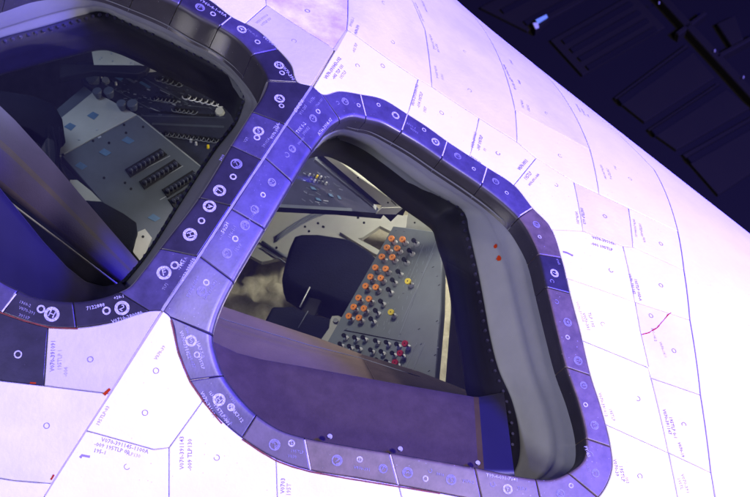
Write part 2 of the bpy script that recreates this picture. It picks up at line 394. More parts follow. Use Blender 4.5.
# --- hull skin beneath the tiles
holes = [[lerp(r[1], r[2], 0.5) for r in D] for D in (DR, DL)]
def hull():
    mb = MB(); off = -0.0065
    ss = [-2.6, -2.2, -1.8, -1.5] + [-1.3+0.02*i for i in range(131)] + [1.5, 1.8, 2.2, 2.6]
    W0 = -0.9
    ws = [W0+0.02*i for i in range(180)]
    x = ws[-1]
    rest = 4*math.pi - (x-W0); k = 44
    ws += [x + rest*(i+1)/k for i in range(k)]
    idx = {}
    def vid(i, j):
        j2 = 0 if j == len(ws)-1 else j
        if (i, j2) not in idx: idx[(i, j2)] = len(mb.v); mb.v.append(S(ss[i], ws[j2] if j2 else W0, off))
        return idx[(i, j2)]
    bb = [(min(p[0] for p in h), max(p[0] for p in h), min(p[1] for p in h), max(p[1] for p in h)) for h in holes]
    for i in range(len(ss)-1):
        for j in range(len(ws)-1):
            c = ((ss[i]+ss[i+1])/2, (ws[j]+ws[j+1])/2); cut = False
            for h, b in zip(holes, bb):
                if b[0] < c[0] < b[1] and b[2] < c[1] < b[3] and inpoly(c, h): cut = True
            if cut: continue
            mb.f.append([vid(i, j), vid(i+1, j), vid(i+1, j+1), vid(i, j+1)]); mb.m.append(0); mb.sm.append(True)
    for i in (0, len(ss)-1):
        mb.f.append([vid(i, j) for j in range(len(ws)-1)]); mb.m.append(0); mb.sm.append(False)
    return mb.build('hull_skin', M['skin'], nose)
hull()

# --- marks on the dark tiles (x, y, radius m, kind)
RINGS_D = [
 (313,118.5,.0125,1),(318,111.5,.008,0),(337.5,103,.006,2),(345,101.5,.0125,1),(358.5,105.3,.007,0),(378.5,105,.007,0),(395.5,115.5,.0135,0),(424,130,.0075,0),
 (435.5,142,.0145,3),(457.6,156.2,.0125,1),(473.7,169,.007,0),(495.5,181.5,.0125,1),(506.7,193,.007,0),(536.3,224.7,.0125,1),(539.5,237,.0065,0),
 (554.4,273.4,.0145,3),(552,281.5,.007,2),(556.5,302,.0075,2),(567.5,322.5,.014,1),(567.5,337.5,.0075,0),(578,361,.014,1),(583.5,385.5,.0115,1),(585.5,405,.0075,0),
 (594.5,425.5,.0135,1),(595.6,473.4,.0125,1),(590,455,.010,2),(571,486,.0075,0),(560.5,494,.0125,1),(507.7,489.5,.014,3),(492.5,484.5,.0075,2),(337,460.7,.0150,1),
 (359.6,459.7,.0085,3),(383,469,.0125,1),(407.5,473,.0150,1),(425.5,479,.0085,0),(430,471,.006,2),(451,480,.0145,1),(219,400,.0170,3),(231,407.5,.0105,3),(274.5,445,.0155,1),
 (291.5,443.5,.0095,3),(191,341,.0155,3),(196.8,355,.0085,0),(201.5,291.5,.0135,1),(206.2,282.7,.0090,0),(245,225.5,.0140,1),(235.2,239,.0090,0),(227,253.6,.0140,1),
 (254.7,209.6,.0125,1),(263,195,.0080,0),(271.8,182.5,.0125,1),(292.2,149,.0115,1),(286.7,155,.008,2),
 (279.5,98.8,.0155,3),(281.5,106,.008,0),(258.4,131.2,.0160,3),(257,137.8,.0095,0),(236.4,164,.0165,1),(233.2,177,.0095,0),(219.5,190.8,.0175,3),(209.5,206.5,.0180,3),
 (201.5,221,.0100,0),(190,234.8,.0190,3),(164,273,.0195,3),(174.7,265.5,.0115,0),(122,308.3,.0195,3),(106.5,311,.0110,0),(51.8,314.5,.0200,3),(41,309.3,.0110,0),
 (279,65.3,.0150,3),(282,73,.0085,0),(241.7,29.5,.0150,3),(257.5,42,.0090,0),(200,7.4,.0150,1),(213,14,.0090,0)]
DT = [  # writing on the dark tiles: x, y, angle, size m, text, ink (1 white, 2 faded)
 (299,106,56,.0135,'S70HDX',1),(303,110,56,.0115,'V11-205',2),(277,126,56,.013,'70A-',1),(275,133,56,.0115,'V070-390',1),(266,143,56,.011,'391058',2),(312,100,48,.0115,'V070-',2),
 (301,128,52,.013,'T9X 1-2',1),(306,131,52,.011,'390052',2),(325,127,50,.013,'ATH-3908-07',1),(319,103,50,.010,'196A-031',2),(301,141,52,.009,'3901056',2),
 (225,228,62,.013,'50ZH',1),(222,236,62,.010,'V-301',2),(222,221,62,.011,'3A-',2),(232,232,62,.012,'196-1-1',2),(238,248,58,.012,'5LV0',2),(252,217,56,.010,'391087',2),
 (181,265,62,.013,'-7MT',1),(188,270,62,.012,'V070-390050',1),(184,262,62,.012,'102A',2),(165,287,62,.010,'TLPJ',2),(193,287,62,.0115,'5V70-J-1040',2),(206,296,62,.010,'2203',2),(212,288,62,.011,'V070-391',2),
 (127,317.5,17,.0125,'V0710-280080',1),(95.5,307,13,.0125,'7122888',1),(119,297.5,12,.0105,'+20-1',1),(27,311,-22,.0105,'V070-391',2),(25,304,-22,.0105,'1960-2',2),(24,317,-20,.0105,'39107',2),
 (185,345,-72,.0125,'V070-391022',1),(200,350,-70,.012,'HA7-5-2',1),(201,363,-70,.0105,'195TLP',1),(191,360,-70,.0105,'3901-077',2),(187,331,-70,.010,'STN-2',2),
 (208,405,-62,.0125,'V070-391084',1),(222,415,-55,.0125,'195TLP-001',1),(213,397,-55,.010,'5LH-38',1),(236,414,-52,.012,'73AK3-12',1),(228,420,-52,.011,'V19-A',2),(232,400,-58,.010,'4-309',2),
 (297,452,-8,.0105,'195TLP',2),(292,457,-8,.0105,'V070',2),(362,469,-10,.0105,'V070-391',2),(468,482,-10,.0105,'V070-2',2),(440,475,-12,.010,'3910',2),
 (502,478,-9,.0125,'T99-4-091-7V41',1),(522,489,-9,.0105,'TLP-3',2),(573,448,-68,.0125,'T99-4-0',1),(587,452,-72,.0125,'FY-09',1),(588,468,-72,.010,'0-391',2),
 (572,269,-68,.010,'V070-391',2),(558,262,-68,.010,'1965',2),(476,160,-35,.010,'V070-39',2),(411,126,-32,.011,'3901-1',2),(414,131,-32,.010,'V0703',2),(500,173,-35,.009,'TLP',2),
 (270,42,-38,.013,'V070-3-4',1),(252,33,-38,.011,'196-0-Y',2),(236,40,-38,.011,'3901',2),(288,73,-52,.014,'V070-390',1),(285,53,-50,.013,'F-JT-8',1),(213,8,-32,.0145,'T960-4-1-09A',1),(211,24,-20,.013,'D0',2),
 (222,158,60,.010,'3910',2),(249,110,60,.010,'P1',2),(246,140,60,.011,'V29',2),(247,184,60,.011,'04-1',2)]

def surround(D, deep, win, idx0, mats):
    """one thick tile between each pair of seams: face, rounded lip, deep inner cheek"""
    n = len(D); seams = [i for i in range(n) if D[i][0]]; out = []
    for k, a in enumerate(seams):
        b = seams[(k+1) % len(seams)]; cnt = (b-a) % n
        rows = [D[(a+i) % n] for i in range(cnt+1)]
        mb = MB(); rr = 0.020
        prof = []
        for i, r in enumerate(rows):
            c0, c1 = r[1], r[2]
            a_, b_ = rows[max(0, i-1)], rows[min(cnt, i+1)]
            t0 = Vector((b_[1][0]-a_[1][0], b_[1][1]-a_[1][1])).normalized(); t1 = Vector((b_[2][0]-a_[2][0], b_[2][1]-a_[2][1])).normalized()
            g = 0.0009
            c0 = Vector(c0); c1 = Vector(c1)
            if i == 0: c0 = c0+t0*g; c1 = c1+t1*g; 
            if i == cnt: c0 = c0-t0*g; c1 = c1-t1*g
            d = (c1-c0).normalized()
            if i in (0, cnt): sh = -0.0016
            else: sh = 0.0
            pts = [(c0+d*0.0012, -0.013), (c0+d*0.0012, -0.0016), (c0+d*0.0028, 0.0), (c0+d*0.0040, 0.0), (c0*0.75+c1*0.25, 0.0), (c0*0.5+c1*0.5, 0.0), (c0*0.25+c1*0.75, 0.0), (c1-d*0.009, 0.0), (c1-d*0.004, 0.0)]
            inw = (S(c1.x+d.x*0.01, c1.y+d.y*0.01)-S(c1.x, c1.y)).normalized(); rr = 0.009+0.012*max(0, inw.x, -inw.z*0.7)
            for q in range(1, 8):
                aa = math.pi/2*q/7; pts.append((c1-d*0.004+d*(rr*math.sin(aa)), -rr*(1-math.cos(aa))))
            e = c1-d*0.004+d*rr
            pts += [(e, -rr-0.012), (e+d*0.001, -deep*0.7), (e+d*0.001, -deep)]
            prof.append([S(p.x, p.y, o + (sh if j > 1 else 0)) for j, (p, o) in enumerate(pts)])
        # tiny bevel rows beside each seam
        def mid(pr, pr2, raise_):
            return [p.lerp(p2, 0.0) for p, p2 in zip(pr, pr2)]
        L0 = (prof[1][4]-prof[0][4]).length; L1 = (prof[-2][4]-prof[-1][4]).length
        def near(ra, rb, dist, L, fr):
            nn = NRM(*lerp(rows[fr][1], rows[fr][2], 0.5)); t = min(0.45, dist/L)
            return [p.lerp(q, t) + nn*(0.0016*(1-t) if j > 1 else 0) for j, (p, q) in enumerate(zip(ra, rb))]
        P = [prof[0], near(prof[0], prof[1], 0.0020, L0, 0), near(prof[0], prof[1], 0.0034, L0, 0)] + prof[1:-1]
        P += [near(prof[-1], prof[-2], 0.0034, L1, cnt), near(prof[-1], prof[-2], 0.0020, L1, cnt), prof[-1]]
        m = len(P[0]); base = len(mb.v)
        for row in P: mb.v += row
        for i in range(len(P)-1):
            for j in range(m-1):
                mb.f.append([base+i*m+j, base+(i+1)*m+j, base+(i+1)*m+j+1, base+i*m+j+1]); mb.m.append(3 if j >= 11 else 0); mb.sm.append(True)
        # end cheeks
        for ri, sg in ((0, 1), (len(P)-1, -1)):
            r = rows[0 if ri == 0 else cnt]; bb = []
            for j in range(m):
                depth = 0.013 if j < 9 else 0.022
                q = P[ri][j]; nn = NRM(*lerp(r[1], r[2], 0.5))
                bb.append(q - nn*depth if j < 14 else q + (P[ri][3]-P[ri][6]).normalized()*0.012)
            b0 = len(mb.v); mb.v += bb
            for j in range(m-1):
                f = [base+ri*m+j, base+ri*m+j+1, b0+j+1, b0+j]; mb.f.append(f if sg > 0 else f[::-1]); mb.m.append(0); mb.sm.append(False)
            for j in range(m-1): 
                e = (base+ri*m+j, base+ri*m+j+1); mb.sharp.add((min(e), max(e)))
        poly = [r[1] for r in rows] + [lerp(r[1], r[2], 1.12) for r in reversed(rows)]
        for (x, y, rad, kd) in RINGS_D:
            if inpoly(px(x, y), poly):
                rad *= 0.90
                if kd == 0: put_ring(mb, x, y, rad, rad*0.42, 1)
                elif kd == 2: put_ring(mb, x, y, rad, rad*0.28, 2, gap=1.5)
                else:
                    put_ring(mb, x, y, rad, rad*(0.24 if kd == 1 else 0.40), 1 if kd == 3 else 2)
                    if kd == 1: put_ring(mb, x, y, rad*0.72, rad*0.20, 2, gap=2.2)
                    gl = random.choice(['S', '7', 'Z', '4', 'F', 'H', '2'])
                    put_text(mb, x, y, random.uniform(-80, 80), rad*1.25, gl, 1 if kd == 3 else 2, off=0.0009)
        for (x, y, an, sz, st, ink) in DT:
            if inpoly(px(x, y), poly): put_text(mb, x, y, an, sz, st, ink)
        o = mb.build('surround_tile', [mats[(k+idx0) % len(mats)], M['ink_w'], M['ink_f'], M['strip_lip'] if (deep > 0.09 and 3 <= k <= 7) else M['lip_shade']], win)
        out.append(o)
    return out

def window(D, deep, name, label, idx0, mats, beads):
    n = len(D); cen = sum((S(*r[2]) for r in D), Vector())/n
    mb = MB(); rows = []
    # retainer: rounded tube at the outside, then a long plain reveal down to the frame
    for r in D:
        c1, c3 = r[2], r[3]; d = (Vector(c1)-Vector(r[1])).normalized()
        i_ = (S(c1[0]+d.x*0.01, c1[1]+d.y*0.01)-S(*c1)).normalized(); e = Vector(c1)+d*(0.0045+0.012*max(0, i_.x, -i_.z*0.7))
        p2 = S(e.x, e.y, -deep+0.004); p3 = S(c3[0], c3[1], OFF3)
        nn = NRM(c1[0], c1[1]); dist = (p3-p2).length; f = min(0.86, 0.066/dist)
        pm = p2.lerp(p3, f); ax = (pm-p2); ln = ax.length
        inw = (S(e.x+d.x*0.02, e.y+d.y*0.02)-S(e.x, e.y)).normalized(); qq = nn*0.45+inw; o2 = qq - ax.normalized()*qq.dot(ax.normalized()); o2.normalize()
        row = [p2-ax.normalized()*0.012 - o2*0.004, p2]
        for q in range(1, 9):
            t = q/9; row.append(p2 + ax*t + o2*(0.30*ln*math.sin(math.pi*t)**0.75 if False else 0.05*ln*math.sin(math.pi*t)))
        row += [pm - o2*0.001, pm.lerp(p3, 0.02) - o2*0.0025]
        rest = (p3-pm)
        for t, b in ((.2, .0012), (.4, .0018), (.55, .002), (.62, .002), (.8, .0018), (.9, .002), (1.0, .003)):
            row.append(pm + rest*t + o2*(b*min(1, rest.length/0.06) - 0.003*(1-t)))
        row.append(p3 - nn*0.02)
        rows.append(row)
    m = len(rows[0])
    mb.v = [v for row in rows for v in row]
    for i in range(n):
        for j in range(m-1): mb.f.append([i*m+j, ((i+1) % n)*m+j, ((i+1) % n)*m+j+1, i*m+j+1]); mb.m.append(0); mb.sm.append(True)
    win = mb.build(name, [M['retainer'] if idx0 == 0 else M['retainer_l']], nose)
    win['label'] = label
    surround(D, deep, win, idx0, mats)
    # inner black frame
    fb = MB(); prof = [(0.0, 0.010), (0.10, 0.004), (0.36, 0.0), (0.40, -0.010), (0.64, -0.020), (0.68, -0.034), (0.93, -0.055), (1.0, -0.066), (1.0, -0.072), (0.9, -0.09), (0.6, -0.11)]
    for r in D:
        p3 = S(r[3][0], r[3][1], OFF3); nn = NRM(*r[2]); p5 = S(r[4][0], r[4][1], OFF5) + nn*0.07
        for (t, z) in prof: fb.v.append(p3.lerp(p5, t) + nn*(z))
    m = len(prof)
    for i in range(n):
        for j in range(m-1): fb.f.append([i*m+j, ((i+1) % n)*m+j, ((i+1) % n)*m+j+1, i*m+j+1]); fb.m.append(0); fb.sm.append(True)
    # bolt heads along the frame flange
    acc = 0; last = None
    for i in range(n):
        r = D[i]; p3 = S(r[3][0], r[3][1], OFF3); nn = NRM(*r[2]); p5 = S(r[4][0], r[4][1], OFF5) + nn*0.07
        q = p3.lerp(p5, 0.20) + nn*0.004
        if last is not None:
            seg = (q-last).length; steps = 0
            while acc + seg*(1) >= beads*(steps+1) and steps < 4:
                t = (beads*(steps+1)-acc)/seg; c = last.lerp(q, min(1, t)); steps += 1
                add_frustum(fb, c, nn, 0.0050, 0.0042, 0.006, 8, 1)
            acc = (acc+seg) - beads*steps
        last = q
    fb.build('window_frame', [M['frame'], M['bolt']], win)
    # glass pane, seated in the retainer
    gp = [lerp(r[3], r[2], 0.02) for r in D]
    pts = [S(p[0], p[1], OFF3+0.012) for p in gp]
    c = sum(pts, Vector())/n; gb = MB()
    vs = [c]+pts; gb.add(vs, [[0, i+1, (i+1) % n+1] for i in range(n)], 0, True)
    gb.build('glass_pane', M['glass'], win)
    return win

def add_frustum(mb, c, n, r1, r2, h, seg=12, mi=0, smooth=True, cap=True):
    n = Vector(n).normalized(); a = n.orthogonal().normalized(); b = n.cross(a)
    vs = []
    for i in range(seg):
        t = 2*math.pi*i/seg; d = a*math.cos(t)+b*math.sin(t); vs += [c+d*r1, c+d*r2+n*h]
    fs = [[2*i, (2*i+2) % (2*seg), (2*i+3) % (2*seg), 2*i+1] for i in range(seg)]
    mb.add(vs, fs, mi, smooth)
    if cap: mb.add([c+(a*math.cos(2*math.pi*i/seg)+b*math.sin(2*math.pi*i/seg))*r2+n*h for i in range(seg)], [list(range(seg))], mi)
def add_tube(mb, pts, r, seg=8, mi=0):
    pts = [Vector(p) for p in pts]; rings = []
    up = None
    for i, p in enumerate(pts):
        t = (pts[min(i+1, len(pts)-1)]-pts[max(0, i-1)]).normalized()
        if up is None: up = t.orthogonal().normalized()
        a = (up - t*up.dot(t)).normalized(); up = a; b = t.cross(a)
        rings.append([p+(a*math.cos(2*math.pi*k/seg)+b*math.sin(2*math.pi*k/seg))*r for k in range(seg)])
    vs = [v for g in rings for v in g]; fs = []
    for i in range(len(pts)-1):
        for k in range(seg): fs.append([i*seg+k, i*seg+(k+1) % seg, (i+1)*seg+(k+1) % seg, (i+1)*seg+k])
    fs.append(list(range(seg))[::-1]); fs.append([(len(pts)-1)*seg+k for k in range(seg)])
    mb.add(vs, fs, mi, True)

winR = window(DR, 0.056, 'window', 'complete side window ringed by bright violet black tiles', 0,
              [M['dark']]*5+[M['dark2'], M['dark3']]+[M['dark2']]*7+[M['dark4'], M['dark']]+[M['dark']]*6, 0.030)
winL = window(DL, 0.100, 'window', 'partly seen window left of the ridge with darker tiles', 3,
              [M['dark3'], M['dark'], M['dark3']], 0.022)

# sill panels inside the windows
def sill(win, top, bot, offt, offb, edge=None, base=0):
    def res(pl, k):
        L = [0]
        for i in range(1, len(pl)): L.append(L[-1]+math.hypot(pl[i][0]-pl[i-1][0], pl[i][1]-pl[i-1][1]))
        out = []
        for q in range(k+1):
            t = L[-1]*q/k; i = max(j for j in range(len(L)) if L[j] <= t+1e-9); i = min(i, len(pl)-2)
            out.append(lerp(pl[i], pl[i+1], (t-L[i])/(L[i+1]-L[i])))
        return out
    K = 60; tp = res(top, K); bt = res(bot, K); mb = MB(); m = 10
    for i in range(K+1):
        a = S(*px(*tp[i], offt), offt); b = S(*px(*bt[i], offb), offb)
        nn = Vector((0, -1, 0))
        for j in range(m): mb.v.append(a.lerp(b, j/(m-1)))
        mb.v.append(b + VY*0.012); 
        mb.v.append(a + VY*0.012)
    mm = m+2
    for i in range(K):
        mi = base if not edge or i < edge[0] else (1 if i < edge[1] else 4)
        for j in range(mm):
            j2 = (j+1) % mm
            mb.f.append([i*mm+j, i*mm+j2, (i+1)*mm+j2, (i+1)*mm+j]); mb.m.append(mi); mb.sm.append(j < m-1)
    for i in range(2, K-1, 1):
        if i % 2: continue
        a = mb.v[i*mm+0]; add_frustum(mb, a+Vector((0, -0.001, -0.004)), (0, -1, 0.2), 0.0016, 0.0012, 0.002, 6, 2)
    for (x, y) in () if base else ((329.5, 437), (400, 449.5), (477.5, 463.5)):
        p = S(*px(x, y, offb+0.012), offb+0.012); add_frustum(mb, p + Vector((0, 0.004, 0)), (0, -1, 0.3), 0.007, 0.005, 0.009, 12, 3)
    return mb.build('window_sill', [M['sill'], M['sill_edge'], M['bolt'], M['steel'], M['navy'], M['sill_rim']], win)
sill(winR, [(204, 338), (237, 353.5), (262, 360), (308, 368), (400, 385), (477, 398), (504, 393)],
     [(200, 352), (212, 388), (243, 424), (300, 446), (390, 462), (487, 478), (515, 479)], -0.182, -0.095, edge=(54, 55))
sill(winL, [(-20, 165), (13, 205), (42, 241), (66, 267), (85, 282), (104, 287), (121, 283)], [(-24, 284), (16, 302), (45, 311), (73, 313), (100, 309), (118, 299), (128, 290)], -0.182, -0.12, base=4)  # added panel carries the navy glow under the left glareshield

# --- white tiles: polygons on the photograph, drawn on the nose surface
C0R = [r[1] for r in DR]; C0L = [r[1] for r in DL]
def chain(c0, a, b):
    """stretch of a window's outer edge from the point nearest a to the one nearest b (the shorter way)"""
    pa, pb = px(*a), px(*b)
    ia = min(range(len(c0)), key=lambda i: math.hypot(c0[i][0]-pa[0], c0[i][1]-pa[1]))
    ib = min(range(len(c0)), key=lambda i: math.hypot(c0[i][0]-pb[0], c0[i][1]-pb[1])); n = len(c0)
    f = (ib-ia) % n; g = (ia-ib) % n
    return [c0[(ia+i) % n] for i in range(f+1)] if f <= g else [c0[(ia-i) % n] for i in range(g+1)]
class CH:
    def __init__(s, which, a, b): s.c = chain(C0R if which == 'R' else C0L, a, b)
R_, L_ = 'R', 'L'
TILES = [
 ('white', [(347,30),(418,79),CH(R_,(407.6,114),(314,87))]),
 ('white2', [(347,30),(347,-25),(380,-40),(412,0),(425,30),(432,87),(418,79)]),
 ('white', [(418,79),(432,87),(479,118),CH(R_,(471,155),(407.6,114))]),
 ('white', [(479,118),(517,142),(536,158),CH(R_,(513,184),(471,155))]),
 ('white', [(536,158),(573.7,182),(583,231),CH(R_,(551,229),(513,184))]),
 ('white', [(583,231),(623,246),(635,302),CH(R_,(566,277),(551,229))]),
 ('white', [(635,302),(640,330),(651,378),(649,368),CH(R_,(583,342),(566,277))]),
 ('white', [(649,368),(651,378),(668.5,453),CH(R_,(606,427),(583,342))]),
 ('white', [(668.5,453),(677.5,497),(690,560),(640,570),CH(R_,(575,510),(606,427))]),
 ('white2', [(412,0),(380,-40),(440,-60),(480,-12),(500,60),(515,110),(517,142),(479,118),(432,87),(425,30)]),
 ('white', [(515,110),(590,150),(599,194),(573.7,182),(536,158),(517,142)]),
 ('white2', [(480,-12),(505,25),(535,62),(570,107),(590,150),(515,110),(500,60)]),
 ('white', [(590,150),(570,107),(535,62),(575,98),(620,136),(654,170),(678,232),(628.5,208),(599,194)]),
 ('white2', [(573.7,182),(599,194),(628.5,208),(633,247),(623,246),(583,231)]),
 ('white', [(628.5,208),(678,232),(684,270),(633,247)]),
 ('white', [(623,246),(633,247),(684,270),(690,320),(635,302)]),
 ('stain2', [(635,302),(690,320),(700.6,395),(651,378),(640,330)]),
 ('white2', [(651,378),(700.6,395),(711,473),(668.5,453)]),
 ('white', [(668.5,453),(711,473),(722,560),(690,560),(677.5,497)]),
 ('dark3', [CH(L_,(-14,305),(48,328)),(44,386),(0,381),(-30,376)]),
 ('grey_tile', [CH(L_,(48,328),(162,311)),(110,394),(44,386)]),
 ('white2', [(-30,376),(0,381),(44,386),(110,394),(86,431),(52,484),(14,481),(-30,474)]),
 ('white', [(-30,474),(14,481),(52,484),(0,570),(-40,570)]),
 ('white', [CH(R_,(163,311),(202,399.5)),(169,448),(154,450),(86,431),(110,394)]),
 ('white', [(86,431),(154,450),(169,448),(169,570),(0,570),(52,484)]),
 ('white', [(169,448),CH(R_,(202,399.5),(278,460)),(279,570),(169,570)]),
 ('white', [CH(R_,(278,460),(398,485.5)),(420,570),(279,570)]),
 ('white', [CH(R_,(398,485.5),(575,510)),(640,570),(420,570)]),
 ('grey_tile', [(266.5,5),(336,50),(347,30),CH(L_,(311,86),(245,23))]),
 ('stain', [(266.5,5),(262,-30),(347,-25),(347,30),(336,50)]),
 ('white2', [CH(L_,(245,23),(190,-10)),(200,-50),(262,-30),(266.5,5)]),
 ('white', [CH(L_,(190,-10),(85,-52)),(90,-90),(200,-50)]),
]
RINGS_W = [(294,41),(307.5,11),(357.6,66),(382.7,66),(392.7,42),(383.7,3),(465,52),(469.6,90.5),(441.6,113),(498,153.5),(546.6,113.5),(560,156),(556,185),(630,179),(605,216.5),
 (661,244),(611,270.6),(661,285.6),(651,316),(603,324.5),(674,351),(638,399),(684,425),(640,476.6),(90.4,359.6),(46.7,426),(156,371),(145,413),(127,467),(216.7,458),(607,122)]
RINGS_WD = [(18, 354.6)]
WT = [  # x, y, angle, size, text, strong?
 (328,25,-0,.010,'',0),
 (333,68,55,.0155,'V070-391043-102',1),(338,72,55,.0135,'-005 TLP 131',1),(343,75,55,.013,'195TLP',0),(262,19,38,.011,'V070-391016',1),(266,22,38,.0105,'195TLP 029',1),
 (352,22,72,.013,'391055-1',0),(357,30,72,.013,'V070-391',1),(355,48,72,.012,'-012 TLP',0),
 (415,95,78,.0145,'V070-391060-103',1),(420,100,78,.0145,'-014 195TLP',1),(425,110,78,.013,'1957',1),
 (474,140,78,.0145,'V070-391061',1),(480,143,78,.0145,'-107 195TLP',1),(485,150,78,.013,'19',0),
 (523,165,50,.0165,'V070-3911',1),(528,176,50,.0165,'195TLP',1),(534,180,50,.0125,'V070-391-1-00A',1),
 (419,12,-66,.014,'V070-391066-01',1),(424,6,-66,.013,'195TLP 004',1),(432,42,-72,.014,'V070-391062',1),(437,48,-72,.013,'TLP 195',1),(436,72,-78,.0125,'V070-391-6',1),(442,77,-78,.012,'19505',0),
 (507,72,-66,.014,'V070-391071-101',1),(513,84,-70,.014,'-005 TLP 18',1),(519,82,-70,.013,'V070',1),(522,104,-78,.013,'V070-391',0),(528,108,-78,.013,'195TLP',0),(511,62,-66,.013,'39107',1),
 (578,108,-62,.0145,'V070-391074',1),(583,112,-62,.0145,'195TLP-103',1),(588,116,-62,.013,'TLP 2',1),(603,172,-70,.014,'V070-391040',1),(609,174,-70,.015,'195TLP 6',1),(615,168,-70,.013,'09-1',1),
 (577,218,-82,.014,'V070-391',1),(583,216,-80,.0145,'195TLP 013',1),(635,228,-82,.013,'V070-391006-01',0),(641,230,-80,.013,'195TLP-009',0),(644,240,-80,.012,'V070',0),
 (604,241,-17,.015,'V070-391143-',1),(602,247,-17,.015,'-001 195TLP',1),(632,284,-76,.014,'V070-391142',1),(638,290,-76,.014,'195TLP 002-A',1),
 (580,312,-72,.012,'V070-391008',0),(586,322,-74,.0145,'V070-391',1),(591,320,-74,.0145,'TLP 195',1),(654,335,-74,.012,'391-1412',0),(663,350,-70,.012,'V070-1411',0),
 (603,405,-74,.013,'V070-391013',0),(612,415,-72,.012,'195TLP',0),(616,468,-80,.014,'V070-39',1),(622,474,-80,.0145,'195TLP',1),(627,480,-80,.012,'-003',0),
 (667,422,-76,.014,'V070-391147',1),(673,428,-76,.014,'195TLP 0-1',1),(681,450,-74,.013,'V070-19',1),(685,484,-72,.014,'V070-391',1),(680,484,-72,.013,'195TL',1),
 (53,356,88,.0145,'V070-391091',1),(60,360,88,.0135,'195TLP 1',0),(66,372,88,.0130,'-004',0),(103,416,60,.012,'195TLP-03',0),
 (125,446,-15,.0140,'V070-391145-1100A',1),(112,448.5,-14,.0135,'-009 195TLP 02',1),(100,452,-13,.0135,'195-1',1),(133,455,-14,.012,'TLP130',0),
 (182,453,90,.0150,'V070-391143',1),(190,455,90,.0150,'-009 TLP130',1),(283,486,88,.015,'V0703',1),(289,490,88,.015,'195T',0),(160,353,56,.012,'V070-39',0)]
def tile(matname, spec):
    poly = []
    for q in spec:
        if isinstance(q, CH): poly += q.c
        else: poly.append(px(*q))
    poly = clean(poly)
    if sarea(poly) < 0: poly = poly[::-1]
    poly = clean(densify(poly, 0.03), 0.003)
    outer = inset(poly, 0.0008); inner = inset(poly, 0.0026)
    V, F = fill(inner, 0.04); mb = MB()
    lift = random.uniform(-0.0006, 0.0006)
    mb.add([S(v[0], v[1], lift) for v in V], F, 0, True)
    n = len(poly); ov = [S(p[0], p[1], lift-0.0015) for p in outer]; iv = [S(p[0], p[1], lift) for p in inner]; sv = [S(p[0], p[1], -0.0135) for p in outer]
    b = mb.add(ov+iv+sv, [], 0)
    for i in range(n):
        j = (i+1) % n
        mb.f.append([b+i, b+j, b+n+j, b+n+i]); mb.m.append(0); mb.sm.append(True)
        mb.f.append([b+2*n+i, b+2*n+j, b+j, b+i]); mb.m.append(0); mb.sm.append(False)
    dark = matname.startswith('dark')
    for (x, y) in (RINGS_WD if dark else RINGS_W):
        if inpoly(px(x, y), poly):
            put_ring(mb, x, y, 0.0095 if dark else 0.0072, 0.0032 if dark else 0.0017, 3 if dark else 1, gap=0 if dark else random.choice([0, 0, 1.2, 2.2]))
    for (x, y, an, sz, st, k) in WT:
        if st and inpoly(px(x, y), poly): put_text(mb, x, y, an, sz*0.95, st, 1 if k else 2)
    if matname == 'stain2':
        put_line(mb, [(641.5, 335), (649, 333), (657, 328), (663, 321), (668, 315), (671, 313)], 0.0030, 4, jit=0.5)
    for (pts, wd, which) in EXTRA_LINES:
        if inpoly(px(*pts[len(pts)//2]), poly): put_line(mb, pts, wd, which, jit=0.15)
    mt = M['white2'] if matname == 'stain2' else M[matname]
    return mb.build('hull_tile', [mt, M['ink_p'], M['ink_pf'], M['ink_w'], M['ink_r'], M['seam_w']], nose)
EXTRA_LINES = [([(80, 458), (82, 455.5), (90, 457)], 0.006, 1), ([(563, 252), (567, 253), (573, 256)], 0.006, 1), ([(110, 389), (107, 392), (104, 395)], 0.007, 4), ([(51, 480), (54, 475)], 0.004, 4), ([(30, 383), (36, 383.5)], 0.004, 4)]
for t in TILES: tile(*t)
# plain covering around and past the tiles (curves away over the shoulder)
def blanket(poly, name='hull_blanket'):
    poly = clean(poly)
    if sarea(poly) < 0: poly = poly[::-1]
    poly = clean(densify(poly, 0.05), 0.003); inner = inset(poly, 0.0015); V, F = fill(inner, 0.06); mb = MB()
    mb.add([S(v[0], v[1], 0.001) for v in V], F, 0, True)
    n = len(poly); b = mb.add([S(p[0], p[1], 0.001) for p in inner]+[S(p[0], p[1], -0.0135) for p in inner], [], 0)
    for i in range(n):
        j = (i+1) % n; mb.f.append([b+n+i, b+n+j, b+j, b+i]); mb.m.append(0); mb.sm.append(False)
    mb.build(name, [M['white']], nose)
edge = [px(*p) for p in [(440,-60),(480,-12),(505,25),(535,62),(575,98),(620,136),(654,170),(678,232),(684,270),(690,320),(700.6,395),(711,473),(722,560)]]
e0, e1 = edge[0], edge[-1]
blanket(edge + [(e1[0]+0.9, e1[1]), (e1[0]+0.9, 3.9), (e0[0]-0.9, 3.9), (e0[0]-0.9, e0[1])])
